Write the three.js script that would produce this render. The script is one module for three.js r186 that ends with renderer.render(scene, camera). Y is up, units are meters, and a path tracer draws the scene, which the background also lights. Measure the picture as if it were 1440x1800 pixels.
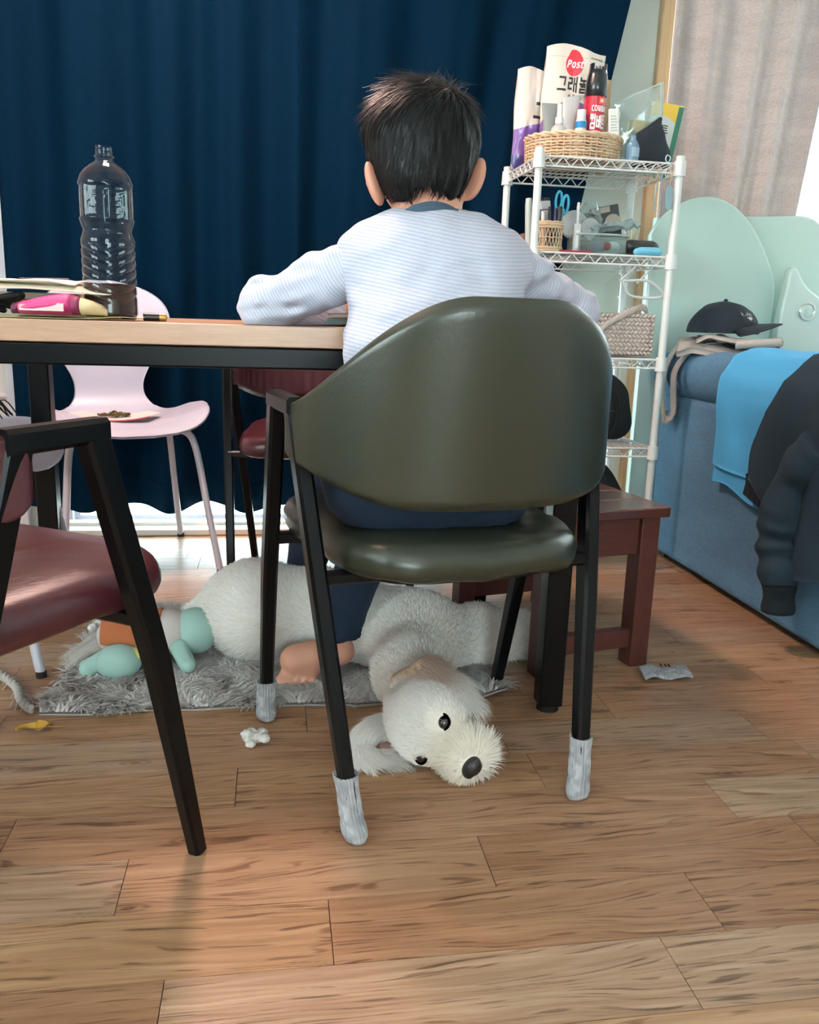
import * as THREE from 'three';
import { RoundedBoxGeometry } from 'three/addons/geometries/RoundedBoxGeometry.js';
import { mergeGeometries, toCreasedNormals, mergeVertices } from 'three/addons/utils/BufferGeometryUtils.js';
import { RectAreaLightUniformsLib } from 'three/addons/lights/RectAreaLightUniformsLib.js';

// ---------- camera, sky, lamps, exposure ----------
const scene = new THREE.Scene();
const renderer = new THREE.WebGLRenderer({ antialias: true });
renderer.toneMapping = THREE.LinearToneMapping;
renderer.toneMappingExposure = 0.7;
renderer.shadowMap.enabled = true;
RectAreaLightUniformsLib.init();
const D2R = Math.PI / 180;
const camera = new THREE.PerspectiveCamera(2 * Math.atan(900 / 1490) / D2R, 1440 / 1800, 0.05, 60);
camera.position.set(0, 0.78, 0);
camera.rotation.order = 'YXZ';
camera.rotation.set(-13 * D2R, -9.2 * D2R, 1.8 * D2R);
scene.background = new THREE.Color().setRGB(0.80, 0.98, 1.0);          // bright overcast daylight
scene.backgroundIntensity = 26;
const LAMP_TABLE = { color: [1.0, 0.66, 0.56], power: 280 };            // ceiling lamp above the dining table
const LAMP_ROOM = { color: [0.97, 0.98, 1.0], power: 2.7 };              // ceiling lamps of the room behind the camera

// ---------- helpers ----------
let seed = 12345;
const rnd = () => { seed |= 0; seed = seed + 0x6D2B79F5 | 0; let t = Math.imul(seed ^ seed >>> 15, 1 | seed); t = t + Math.imul(t ^ t >>> 7, 61 | t) ^ t; return ((t ^ t >>> 14) >>> 0) / 4294967296; };
const rr = (a, b) => a + (b - a) * rnd();
const V = (x, y, z) => new THREE.Vector3(x, y, z);
const clamp = (x, a = 0, b = 1) => Math.min(b, Math.max(a, x));
const mix = (a, b, t) => a + (b - a) * t;
const smooth = (a, b, x) => { const t = clamp((x - a) / (b - a)); return t * t * (3 - 2 * t); };
function hash2(i, j) { let h = Math.imul(i, 374761393) + Math.imul(j, 668265263) | 0; h = Math.imul(h ^ h >>> 13, 1274126177); return ((h ^ h >>> 16) >>> 0) / 4294967296; }
function noise(x, y) {
  const i = Math.floor(x), j = Math.floor(y), fx = x - i, fy = y - j, u = fx * fx * (3 - 2 * fx), v = fy * fy * (3 - 2 * fy);
  const a = hash2(i, j), b = hash2(i + 1, j), c = hash2(i, j + 1), d = hash2(i + 1, j + 1);
  return (a + (b - a) * u + (c - a) * v + (a - b - c + d) * u * v) * 2 - 1;
}
const fbm = (x, y, o = 3) => { let s = 0, a = 0.5; for (let k = 0; k < o; k++) { s += a * noise(x, y); x = x * 2.03 + 17; y = y * 2.03 + 9; a *= 0.5; } return s; };
const n3 = (x, y, z) => (noise(x + z * 0.7, y + 3.1) + noise(y - z * 0.6 + 5.7, z + 11.3) + noise(z + 1.9, x + 7.7 - y * 0.4)) / 3;
function mat(color, roughness = 0.6, extra = {}) { return new THREE.MeshPhysicalMaterial({ color, roughness, side: THREE.DoubleSide, ...extra }); }
function dataTex(w, h, fn, srgb = true, repeat) {
  const d = new Uint8Array(w * h * 4);
  for (let y = 0; y < h; y++) for (let x = 0; x < w; x++) { const c = fn(x / w, y / h), i = (y * w + x) * 4; d[i] = clamp(c[0], 0, 255); d[i + 1] = clamp(c[1], 0, 255); d[i + 2] = clamp(c[2], 0, 255); d[i + 3] = 255; }
  const t = new THREE.DataTexture(d, w, h); t.magFilter = THREE.LinearFilter; t.minFilter = THREE.LinearMipmapLinearFilter; t.generateMipmaps = true;
  t.wrapS = t.wrapT = THREE.RepeatWrapping; if (srgb) t.colorSpace = THREE.SRGBColorSpace; if (repeat) t.repeat.set(...repeat); t.needsUpdate = true; return t;
}
const grey = (v) => [v * 255, v * 255, v * 255];
function canvasTex(w, h, draw) { const c = document.createElement('canvas'); c.width = w; c.height = h; const g = c.getContext('2d'); draw(g, w, h); const t = new THREE.CanvasTexture(c); t.colorSpace = THREE.SRGBColorSpace; return t; }

const used = {};
function numbered(n) { const k = used[n] = (used[n] ?? -1) + 1; return k ? `${n}_${String(k).padStart(3, '0')}` : n; }
function add(o, label, category, group, kind) { o.name = numbered(o.name); scene.add(o); o.userData = { label, category }; if (group) o.userData.group = group; if (kind) o.userData.kind = kind; return o; }
function thing(name, label, category, [x, y, z] = [0, 0, 0], turn = 0, group) { const o = new THREE.Group(); o.name = name; o.position.set(x, y, z); o.rotation.y = turn; return add(o, label, category, group); }
function part(name, geo, m, parent) { const o = new THREE.Mesh(geo, m); o.name = name; o.castShadow = o.receiveShadow = true; parent.add(o); return o; }
function solo(name, geo, m, label, category, group, pos, turn = 0) { const o = new THREE.Mesh(geo, m); o.name = name; o.castShadow = o.receiveShadow = true; if (pos) o.position.set(...pos); o.rotation.y = turn; return add(o, label, category, group); }
function struct(name, geo, m, label, category) { const o = new THREE.Mesh(geo, m); o.name = name; o.castShadow = o.receiveShadow = true; return add(o, label, category, null, 'structure'); }
const boxAt = (x0, x1, y0, y1, z0, z1, r = 0) => { const g = r ? new RoundedBoxGeometry(Math.abs(x1 - x0), Math.abs(y1 - y0), Math.abs(z1 - z0), 2, r) : new THREE.BoxGeometry(Math.abs(x1 - x0), Math.abs(y1 - y0), Math.abs(z1 - z0)); g.translate((x0 + x1) / 2, (y0 + y1) / 2, (z0 + z1) / 2); return g; };
const plain = (g) => { const o = g.index ? g.toNonIndexed() : g; for (const k of Object.keys(o.attributes)) if (!['position', 'normal', 'uv'].includes(k)) o.deleteAttribute(k); if (!o.attributes.uv) o.setAttribute('uv', new THREE.BufferAttribute(new Float32Array(o.attributes.position.count * 2), 2)); return o; };
const join = (gs) => mergeGeometries(gs.map(plain));
// rings of equal length -> closed skin
function loft(rings, { closed = true, cap = true, crease = 0 } = {}) {
  const n = rings[0].length, pos = [], uv = [], idx = [], m = closed ? n + 1 : n;
  let L = 0;
  rings.forEach((r, k) => { if (k) L += r[0].distanceTo(rings[k - 1][0]); let c = 0; for (let i = 0; i < m; i++) { const p = r[i % n]; if (i) c += p.distanceTo(r[(i - 1) % n]); pos.push(p.x, p.y, p.z); uv.push(c, L); } });
  for (let k = 0; k < rings.length - 1; k++) for (let i = 0; i < m - 1; i++) { const a = k * m + i, b = a + 1, c = a + m, d = c + 1; idx.push(a, b, d, a, d, c); }
  if (cap && closed) for (const k of [0, rings.length - 1]) { const c = new THREE.Vector3(); rings[k].forEach((p) => c.add(p)); c.divideScalar(n); const ci = pos.length / 3; pos.push(c.x, c.y, c.z); uv.push(0, 0); for (let i = 0; i < n; i++) k ? idx.push(k * m + i, k * m + i + 1, ci) : idx.push(i + 1, i, ci); }
  const g = new THREE.BufferGeometry(); g.setAttribute('position', new THREE.Float32BufferAttribute(pos, 3)); g.setAttribute('uv', new THREE.Float32BufferAttribute(uv, 2)); g.setIndex(idx);
  if (crease) return toCreasedNormals(g, crease);
  const w = g.clone(); w.deleteAttribute('uv'); g.computeVertexNormals();
  if (closed) { const N = g.attributes.normal; for (let k = 0; k < rings.length; k++) { const a = k * m, b = k * m + n; const v = V(N.getX(a) + N.getX(b), N.getY(a) + N.getY(b), N.getZ(a) + N.getZ(b)).normalize(); N.setXYZ(a, v.x, v.y, v.z); N.setXYZ(b, v.x, v.y, v.z); } }
  return g;
}
// tapered bar with chamfered rectangular section
function bar(p0, p1, w0, d0, w1 = w0, d1 = d0, side = V(1, 0, 0), ch = 0.18) {
  const t = p1.clone().sub(p0).normalize(), x = side.clone().addScaledVector(t, -side.dot(t)).normalize(), y = t.clone().cross(x);
  const ring = (p, w, d) => { const a = w / 2, b = d / 2, c = Math.min(w, d) * ch; return [[a, -b + c], [a, b - c], [a - c, b], [-a + c, b], [-a, b - c], [-a, -b + c], [-a + c, -b], [a - c, -b]].map(([i, j]) => p.clone().addScaledVector(x, i).addScaledVector(y, j)); };
  return loft([ring(p0, w0, d0), ring(p0.clone().lerp(p1, 0.5), (w0 + w1) / 2, (d0 + d1) / 2), ring(p1, w1, d1)], { crease: 0.5 });
}
function tube(pts, r, seg = 24, rad = 8, closed = false) {
  const c = pts.length === 2 ? new THREE.LineCurve3(pts[0], pts[1]) : new THREE.CatmullRomCurve3(pts, closed, 'centripetal');
  const fr = c.computeFrenetFrames(seg, closed), rings = [];
  for (let k = 0; k <= seg; k++) { const u = k / seg, p = c.getPointAt(u), R = typeof r === 'function' ? r(u) : r, ring = []; for (let i = 0; i < rad; i++) { const a = i / rad * 2 * Math.PI; ring.push(p.clone().addScaledVector(fr.normals[k], Math.cos(a) * R).addScaledVector(fr.binormals[k], Math.sin(a) * R)); } rings.push(ring); }
  return loft(rings, { cap: !closed });
}
const wire = (a, b, r = 0.0022, rad = 6) => tube([a, b], r, 1, rad);
// sheet with thickness: fn(u,v) -> point; t(u,v) -> thickness
function sheet(fn, nu, nv, t = 0.004, uvScale = [1, 1]) {
  const P = [], N = [];
  for (let j = 0; j <= nv; j++) for (let i = 0; i <= nu; i++) P.push(fn(i / nu, j / nv));
  const at = (i, j) => P[clamp(j, 0, nv) * (nu + 1) + clamp(i, 0, nu)];
  for (let j = 0; j <= nv; j++) for (let i = 0; i <= nu; i++) { const n = at(i + 1, j).clone().sub(at(i - 1, j)).cross(at(i, j + 1).clone().sub(at(i, j - 1))); N.push(n.lengthSq() > 1e-16 ? n.normalize() : V(0, 0, 0)); }
  const pos = [], uv = [], idx = [], S = (nu + 1) * (nv + 1);
  for (const s of [0.5, -0.5]) for (let j = 0; j <= nv; j++) for (let i = 0; i <= nu; i++) { const k = j * (nu + 1) + i, T = (typeof t === 'function' ? t(i / nu, j / nv) : t) * s; pos.push(P[k].x + N[k].x * T, P[k].y + N[k].y * T, P[k].z + N[k].z * T); uv.push(i / nu * uvScale[0], j / nv * uvScale[1]); }
  for (let j = 0; j < nv; j++) for (let i = 0; i < nu; i++) { const a = j * (nu + 1) + i, b = a + 1, c = a + nu + 1, d = c + 1; idx.push(a, b, d, a, d, c, S + a, S + d, S + b, S + a, S + c, S + d); }
  const edge = (a, b) => idx.push(a, S + b, b, a, S + a, S + b);
  for (let i = 0; i < nu; i++) { edge(i + 1, i); edge(nv * (nu + 1) + i, nv * (nu + 1) + i + 1); }
  for (let j = 0; j < nv; j++) { edge(j * (nu + 1), (j + 1) * (nu + 1)); edge((j + 1) * (nu + 1) + nu, j * (nu + 1) + nu); }
  const g = new THREE.BufferGeometry(); g.setAttribute('position', new THREE.Float32BufferAttribute(pos, 3)); g.setAttribute('uv', new THREE.Float32BufferAttribute(uv, 2)); g.setIndex(idx); g.computeVertexNormals(); return g;
}
// smooth skin of a distance field (surface nets)
function skin(f, lo, hi, h, uvFn) {
  const nx = Math.ceil((hi[0] - lo[0]) / h) + 1, ny = Math.ceil((hi[1] - lo[1]) / h) + 1, nz = Math.ceil((hi[2] - lo[2]) / h) + 1, F = new Float32Array(nx * ny * nz);
  for (let k = 0; k < nz; k++) for (let j = 0; j < ny; j++) for (let i = 0; i < nx; i++) F[(k * ny + j) * nx + i] = f(lo[0] + i * h, lo[1] + j * h, lo[2] + k * h);
  const id = new Int32Array(nx * ny * nz).fill(-1), pos = [], idx = [], I = (i, j, k) => (k * ny + j) * nx + i;
  const E = [[0, 1], [0, 2], [0, 4], [1, 3], [1, 5], [2, 3], [2, 6], [3, 7], [4, 5], [4, 6], [5, 7], [6, 7]];
  for (let k = 0; k < nz - 1; k++) for (let j = 0; j < ny - 1; j++) for (let i = 0; i < nx - 1; i++) {
    const c = []; let m = 0; for (let q = 0; q < 8; q++) { const v = F[I(i + (q & 1), j + (q >> 1 & 1), k + (q >> 2))]; c.push(v); if (v < 0) m |= 1 << q; }
    if (m === 0 || m === 255) continue;
    let x = 0, y = 0, z = 0, n = 0;
    for (const [a, b] of E) if ((c[a] < 0) !== (c[b] < 0)) { const t = c[a] / (c[a] - c[b]); x += mix(a & 1, b & 1, t); y += mix(a >> 1 & 1, b >> 1 & 1, t); z += mix(a >> 2, b >> 2, t); n++; }
    id[I(i, j, k)] = pos.length / 3; pos.push(lo[0] + (i + x / n) * h, lo[1] + (j + y / n) * h, lo[2] + (k + z / n) * h);
  }
  const quad = (a, b, c, d, flip) => { if (a < 0 || b < 0 || c < 0 || d < 0) return; flip ? idx.push(a, c, b, a, d, c) : idx.push(a, b, c, a, c, d); };
  for (let k = 1; k < nz - 1; k++) for (let j = 1; j < ny - 1; j++) for (let i = 1; i < nx - 1; i++) {
    const s = F[I(i, j, k)] < 0;
    if (s !== F[I(i + 1, j, k)] < 0) quad(id[I(i, j - 1, k - 1)], id[I(i, j, k - 1)], id[I(i, j, k)], id[I(i, j - 1, k)], !s);
    if (s !== F[I(i, j + 1, k)] < 0) quad(id[I(i - 1, j, k - 1)], id[I(i - 1, j, k)], id[I(i, j, k)], id[I(i, j, k - 1)], !s);
    if (s !== F[I(i, j, k + 1)] < 0) quad(id[I(i - 1, j - 1, k)], id[I(i, j - 1, k)], id[I(i, j, k)], id[I(i - 1, j, k)], !s);
  }
  const nor = new Float32Array(pos.length), e = h * 0.5;
  for (let p = 0; p < pos.length; p += 3) {
    let [x, y, z] = [pos[p], pos[p + 1], pos[p + 2]], gx, gy, gz;
    for (let it = 0; it < 2; it++) {
      gx = f(x + e, y, z) - f(x - e, y, z); gy = f(x, y + e, z) - f(x, y - e, z); gz = f(x, y, z + e) - f(x, y, z - e);
      const l = Math.hypot(gx, gy, gz) || 1; gx /= l; gy /= l; gz /= l;
      if (!it) { const d = clamp(f(x, y, z) / Math.max(l / (2 * e), 0.5), -h * 0.6, h * 0.6); x -= gx * d; y -= gy * d; z -= gz * d; }
    }
    pos[p] = x; pos[p + 1] = y; pos[p + 2] = z; nor[p] = gx; nor[p + 1] = gy; nor[p + 2] = gz;
  }
  const g = new THREE.BufferGeometry(); g.setAttribute('position', new THREE.Float32BufferAttribute(pos, 3)); g.setAttribute('normal', new THREE.BufferAttribute(nor, 3));
  const uv = []; for (let p = 0; p < pos.length; p += 3) uv.push(...(uvFn ? uvFn(pos[p], pos[p + 1], pos[p + 2]) : [pos[p], pos[p + 1]]));
  g.setAttribute('uv', new THREE.Float32BufferAttribute(uv, 2)); g.setIndex(idx); return g;
}
const smin = (a, b, k) => { const h = Math.max(k - Math.abs(a - b), 0) / k; return Math.min(a, b) - h * h * k * 0.25; };
function cone(x, y, z, a, b, ra, rb) { const dx = b[0] - a[0], dy = b[1] - a[1], dz = b[2] - a[2], px = x - a[0], py = y - a[1], pz = z - a[2]; const t = clamp((px * dx + py * dy + pz * dz) / (dx * dx + dy * dy + dz * dz)); return Math.hypot(px - dx * t, py - dy * t, pz - dz * t) - mix(ra, rb, t); }
function ell(x, y, z, c, r) { const a = (x - c[0]) / r[0], b = (y - c[1]) / r[1], d = (z - c[2]) / r[2], k = Math.hypot(a, b, d); return (k - 1) * k / (Math.hypot(a / r[0], b / r[1], d / r[2]) + 1e-9); }
const blob = (list, k = 0.03) => (x, y, z) => { let d = 1e3; for (const c of list) d = smin(d, c.length === 4 ? cone(x, y, z, c[0], c[1], c[2], c[3]) : ell(x, y, z, c[0], c[1]), k); return d; };
// area sampler on an indexed geometry
function sampler(g) {
  const P = g.attributes.position, N = g.attributes.normal, ix = g.index.array, cum = []; let s = 0;
  const a = V(), b = V(), c = V();
  for (let t = 0; t < ix.length; t += 3) { a.fromBufferAttribute(P, ix[t]); b.fromBufferAttribute(P, ix[t + 1]); c.fromBufferAttribute(P, ix[t + 2]); s += b.clone().sub(a).cross(c.clone().sub(a)).length(); cum.push(s); }
  return () => {
    const r = rnd() * s; let lo = 0, hi = cum.length - 1; while (lo < hi) { const m = lo + hi >> 1; cum[m] < r ? lo = m + 1 : hi = m; }
    let u = rnd(), v = rnd(); if (u + v > 1) { u = 1 - u; v = 1 - v; }
    const q = [ix[lo * 3], ix[lo * 3 + 1], ix[lo * 3 + 2]], p = V(), n = V();
    [1 - u - v, u, v].forEach((w, i) => { p.addScaledVector(a.fromBufferAttribute(P, q[i]), w); n.addScaledVector(b.fromBufferAttribute(N, q[i]), w); });
    return [p, n.normalize()];
  };
}
// a curved tapered strand of unit length along +y, bending to +z; flat ribbon folded along its middle
function strandGeo(bend = 0.35, seg = 4, taper = 1) {
  const pos = [], idx = [];
  for (let k = 0; k <= seg; k++) { const t = k / seg, w = 0.5 * (1 - taper * t ** 1.6) + 0.02, z = bend * t * t; pos.push(-w, t, z, 0, t, z + 0.0, w, t, z); }
  for (let k = 0; k < seg; k++) { const a = k * 3; for (const o of [0, 1]) idx.push(a + o, a + o + 1, a + o + 4, a + o, a + o + 4, a + o + 3); }
  const g = new THREE.BufferGeometry(); g.setAttribute('position', new THREE.Float32BufferAttribute(pos, 3)); g.setIndex(idx); g.computeVertexNormals(); return g;
}
function strands(name, geo, m, n, place, parent) {
  const o = new THREE.InstancedMesh(geo, m, n), M = new THREE.Matrix4(), c = new THREE.Color(); o.name = name;
  let k = 0, tries = 0;
  while (k < n && tries++ < n * 6) { const q = place(); if (!q) continue; const y = q.dir.clone().normalize(), z = q.bend.clone().addScaledVector(y, -q.bend.dot(y)).normalize(), x = y.clone().cross(z); M.makeBasis(x.multiplyScalar(q.w), y.multiplyScalar(q.l), z.multiplyScalar(q.l)); M.setPosition(q.p); o.setMatrixAt(k, M); o.setColorAt(k, c.setRGB(...q.c)); k++; }
  o.count = k; o.castShadow = o.receiveShadow = true; o.userData.kind = 'stuff'; parent.add(o); return o;
}
// noise bump maps shared by many materials
const leatherBump = dataTex(512, 512, (u, v) => { const x = u * 60, y = v * 60; return grey(0.5 + 0.35 * fbm(x, y, 3) + 0.25 * Math.abs(noise(x * 2.1, y * 2.1))); }, false);
leatherBump.repeat.set(3, 3);
const weaveBump = dataTex(256, 256, (u, v) => grey(0.5 + 0.22 * Math.sin(u * Math.PI * 2 * 64) * Math.sin(v * Math.PI * 2 * 64) + 0.2 * noise(u * 90, v * 90)), false);
weaveBump.repeat.set(5, 5);
// ---------- floor of separate planks ----------
function woodTex(s, dark, mid, light) {
  return dataTex(1024, 512, (U, W) => {
    const u = U * 1.2 + s * 7.3, v = W * 0.36 + s * 3.1;
    const warp = fbm(u * 2.2, v * 16, 3) * 0.03, big = fbm(u * 1.1 + 4, v * 5, 2);
    const ring = Math.sin((v + warp) * 2 * Math.PI / 0.011 + big * 9), g3 = fbm(u * 5, (v + warp) * 110, 3), fib = noise(u * 22, v * 700) * 0.6 + noise(u * 45, v * 1300) * 0.4;
    let t = 0.62 + 0.26 * g3 + 0.06 * ring + 0.12 * fib + 0.14 * big;
    const streak = smooth(0.2, 0.45, fbm(u * 15 + 9, (v + warp * 1.5) * 380, 2)); t -= 0.42 * streak;
    const kx = Math.floor(u / 0.31), ky = Math.floor(v / 0.12), h = hash2(kx + 31 * s, ky + 7); if (h > 0.55) { const dx = (u - (kx + 0.3 + 0.4 * hash2(kx, ky + 3)) * 0.31) / 0.028, dy = (v - (ky + 0.5) * 0.12 + 0.02 * (h - 0.8)) / 0.009, r = Math.hypot(dx, dy); t -= 0.6 * Math.exp(-r * r) * (0.6 + 0.4 * Math.sin(r * 9)); }
    const c = t < 0.5 ? dark.map((a, i) => mix(a, mid[i], clamp(t * 2))) : mid.map((a, i) => mix(a, light[i], clamp(t * 2 - 1)));
    return c;
  });
}
const woodA = woodTex(1, [90, 66, 51], [150, 117, 92], [190, 161, 136]), woodB = woodTex(2, [96, 71, 56], [156, 124, 99], [194, 166, 142]);
const floorMats = [];
for (const t of [woodA, woodB]) for (const c of [0xffffff, 0xf0dfd2, 0xfff3e2]) floorMats.push(mat(c, 0.36, { map: t, bumpMap: t, bumpScale: 0.0006, specularIntensity: 0.7 }));
const floor = struct('floor', boxAt(-2.4, 2.8, -0.12, -0.0065, -3.3, 2.5), mat(0x3a2416, 0.8), 'wood-look plank floor with brown grain', 'floor');
const knownJoints = { 0: [-0.134, 0.492], 1: [0.068, 0.587], 2: [-0.213, 0.305], 3: [-0.4, 0.117, 0.742], 4: [-0.068, 0.455], 5: [0.425, 0.946], 6: [0.057, 0.679], 7: [0.52, 1.092] };
for (let k = -7; k <= 19; k++) {
  const z1 = -0.770 - 0.1205 * k, z0 = Math.max(z1 - 0.1205, -3.1), js = [...(knownJoints[k] ?? [rr(-0.3, 0.3)])];
  while (js[0] > -1.5) js.unshift(js[0] - rr(0.52, 0.63));
  while (js[js.length - 1] < 2.6) js.push(js[js.length - 1] + rr(0.52, 0.63));
  for (let i = 0; i < js.length - 1; i++) {
    const x0 = js[i] + 0.0006, x1 = Math.min(js[i + 1], 2.7) - 0.0006, g = boxAt(x0, x1, -0.006, 0, z0 + 0.0006, z1 - 0.0006), uv = g.attributes.uv, P = g.attributes.position, u0 = rr(0, 0.44), v0 = Math.floor(rnd() * 3) / 3 + 0.002;
    for (let q = 0; q < uv.count; q++) uv.setXY(q, u0 + (P.getX(q) - x0) / 1.2, v0 + (P.getZ(q) - z0) / 0.37);
    part('plank', g, floorMats[Math.floor(rnd() * 6)], floor);
  }
}
part('plank_area', boxAt(-2.3, 2.7, -0.006, 0, 0.08, 2.4), floorMats[0], floor);
part('plank_area', boxAt(-2.3, -1.5, -0.006, 0, -3.1, 0.08), floorMats[0], floor);

// ---------- walls, ceiling ----------
const plaster = dataTex(256, 256, (u, v) => grey(0.5 + 0.3 * fbm(u * 40, v * 40, 3)), false); plaster.repeat.set(2, 2);
const wallMat = mat(0xd6ded3, 0.85, { bumpMap: plaster, bumpScale: 0.0006 }), whiteWall = mat(0xe6e6e2, 0.85, { bumpMap: plaster, bumpScale: 0.0006 });
const WB = -3.1;
struct('wall_back', join([boxAt(-2.4, -0.74, 0, 2.4, WB - 0.15, WB), boxAt(0.95, 1.37, 0, 2.4, WB - 0.15, WB), boxAt(2.55, 2.8, 0, 2.4, WB - 0.15, WB), boxAt(-0.74, 0.95, 2.12, 2.4, WB - 0.15, WB), boxAt(1.37, 2.55, 2.12, 2.4, WB - 0.15, WB), boxAt(1.37, 2.55, 0, 0.1, WB - 0.15, WB)]), wallMat, 'pale grey-green plaster wall behind the curtains', 'wall');
struct('wall_left', join([boxAt(-2.45, -2.3, 0, 2.4, -3.25, -0.7), boxAt(-2.45, -2.3, 0, 2.4, 1.3, 2.5), boxAt(-2.45, -2.3, 0, 0.85, -0.7, 1.3), boxAt(-2.45, -2.3, 2.05, 2.4, -0.7, 1.3)]), whiteWall, 'white plaster wall left of the dining table', 'wall');
struct('wall_right', boxAt(2.7, 2.85, 0, 2.4, -3.25, 2.5), whiteWall, 'white plaster wall beyond the blue sofa', 'wall');
struct('wall_front', join([boxAt(-2.4, -0.45, 0, 2.4, 2.4, 2.55), boxAt(0.75, 2.8, 0, 2.4, 2.4, 2.55), boxAt(-0.45, 0.75, 0, 0.6, 2.4, 2.55), boxAt(-0.45, 0.75, 1.7, 2.4, 2.4, 2.55)]), whiteWall, 'white plaster wall behind the photographer', 'wall');
struct('ceiling', boxAt(-2.45, 2.85, 2.4, 2.55, -3.25, 2.55), mat(0xeeeeea, 0.9), 'white flat ceiling', 'ceiling');
const frameMat = mat(0xe9e6ee, 0.4), paneMat = mat(0xffffff, 0.02, { transmission: 1, thickness: 0, ior: 1.45 });
function windowUnit(n, x0, x1, y0, y1, z, sashes, label) {
  const o = thing('window_' + n, label, 'window', [0, 0, 0]); o.userData.kind = 'structure';
  const w = n === 1 ? 0.02 : 0.045;
  part('window_frame', join([boxAt(x0, x1, y0, y0 + w, z - 0.1, z), boxAt(x0, x1, y1 - w, y1, z - 0.1, z), boxAt(x0, x0 + w, y0 + w, y1 - w, z - 0.1, z), boxAt(x1 - w, x1, y0 + w, y1 - w, z - 0.1, z)]), frameMat, o);
  const d = (x1 - x0 - 2 * w) / sashes;
  for (let k = 0; k < sashes; k++) { const a = x0 + w + k * d, b = a + d, zz = z - 0.03 - 0.03 * (k % 2), s = n === 1 ? 0.02 : 0.035;
    part('sash', join([boxAt(a, b, y0 + w, y0 + w + s, zz - 0.02, zz), boxAt(a, b, y1 - w - s, y1 - w, zz - 0.02, zz), boxAt(a, a + s, y0 + w + s, y1 - w - s, zz - 0.02, zz), boxAt(b - s, b, y0 + w + s, y1 - w - s, zz - 0.02, zz)]), frameMat, o);
    part('pane', boxAt(a + s, b - s, y0 + w + s, y1 - w - s, zz - 0.012, zz - 0.008), paneMat, o); }
  return o;
}
windowUnit(1, -0.74, 0.95, 0, 2.12, WB - 0.01, 2, 'white sliding balcony door behind the navy curtains');
windowUnit(2, 1.37, 2.55, 0.1, 2.12, WB - 0.01, 2, 'white-framed window behind the grey curtain');
{ const o = thing('window_3', 'white-framed side window in the left wall', 'window'); o.userData.kind = 'structure';
  part('window_frame', join([boxAt(-2.42, -2.34, 0.85, 0.9, -0.7, 1.3), boxAt(-2.42, -2.34, 2.0, 2.05, -0.7, 1.3), boxAt(-2.42, -2.34, 0.9, 2.0, -0.7, -0.65), boxAt(-2.42, -2.34, 0.9, 2.0, 1.25, 1.3), boxAt(-2.42, -2.34, 0.9, 2.0, 0.27, 0.33)]), frameMat, o);
  for (const [a, b] of [[-0.65, 0.27], [0.33, 1.25]]) part('pane', boxAt(-2.382, -2.378, 0.9, 2.0, a, b), paneMat, o); }
{ const o = thing('window_4', 'white-framed window in the wall behind the photographer', 'window'); o.userData.kind = 'structure';
  part('window_frame', join([boxAt(-0.45, 0.75, 0.6, 0.64, 2.42, 2.5), boxAt(-0.45, 0.75, 1.66, 1.7, 2.42, 2.5), boxAt(-0.45, -0.41, 0.64, 1.66, 2.42, 2.5), boxAt(0.71, 0.75, 0.64, 1.66, 2.42, 2.5)]), frameMat, o);
  part('pane', boxAt(-0.41, 0.71, 0.64, 1.66, 2.458, 2.462), paneMat, o); }
struct('trim_1', join([boxAt(-0.74, 0.95, 0, 0.022, WB, WB + 0.115, 0.004), boxAt(-0.74, 0.95, 0, 0.034, WB, WB + 0.05, 0.004)]), mat(0xe7e2d6, 0.35), 'pale raised threshold along the balcony door', 'threshold');
const oakTex = dataTex(256, 512, (u, v) => { const t = 0.55 + 0.4 * fbm(u * 40, v * 5, 3) + 0.15 * noise(u * 160, v * 18); return [mix(150, 205, t), mix(122, 178, t), mix(86, 140, t)]; });
struct('trim_2', boxAt(1.325, 1.372, 0, 2.2, WB, WB + 0.035, 0.004), mat(0xffffff, 0.5, { map: oakTex }), 'narrow light oak upright trim beside the grey curtain', 'trim');
{ const o = thing('door_1', 'white lattice sliding door at the left photo edge', 'door', [0, 0, 0]); o.userData.kind = 'structure';
  part('door_frame', join([boxAt(-1.7, -0.86, 0, 0.08, WB, WB + 0.035), boxAt(-1.7, -0.86, 2.0, 2.08, WB, WB + 0.035), boxAt(-0.90, -0.855, 0.08, 2.0, WB, WB + 0.035), boxAt(-1.7, -1.65, 0.08, 2.0, WB, WB + 0.035)]), frameMat, o);
  for (let k = 0; k < 9; k++) part('lattice_bar', boxAt(-1.65, -0.90, 0.26 + k * 0.21, 0.275 + k * 0.21, WB, WB + 0.02), frameMat, o);
  for (let k = 0; k < 4; k++) part('lattice_bar', boxAt(-1.52 + k * 0.15, -1.505 + k * 0.15, 0.08, 2.0, WB, WB + 0.02), frameMat, o);
  part('door_panel', boxAt(-1.65, -0.90, 0.08, 2.0, WB, WB + 0.004), mat(0xd8d4d0, 0.8), o); }

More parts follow.
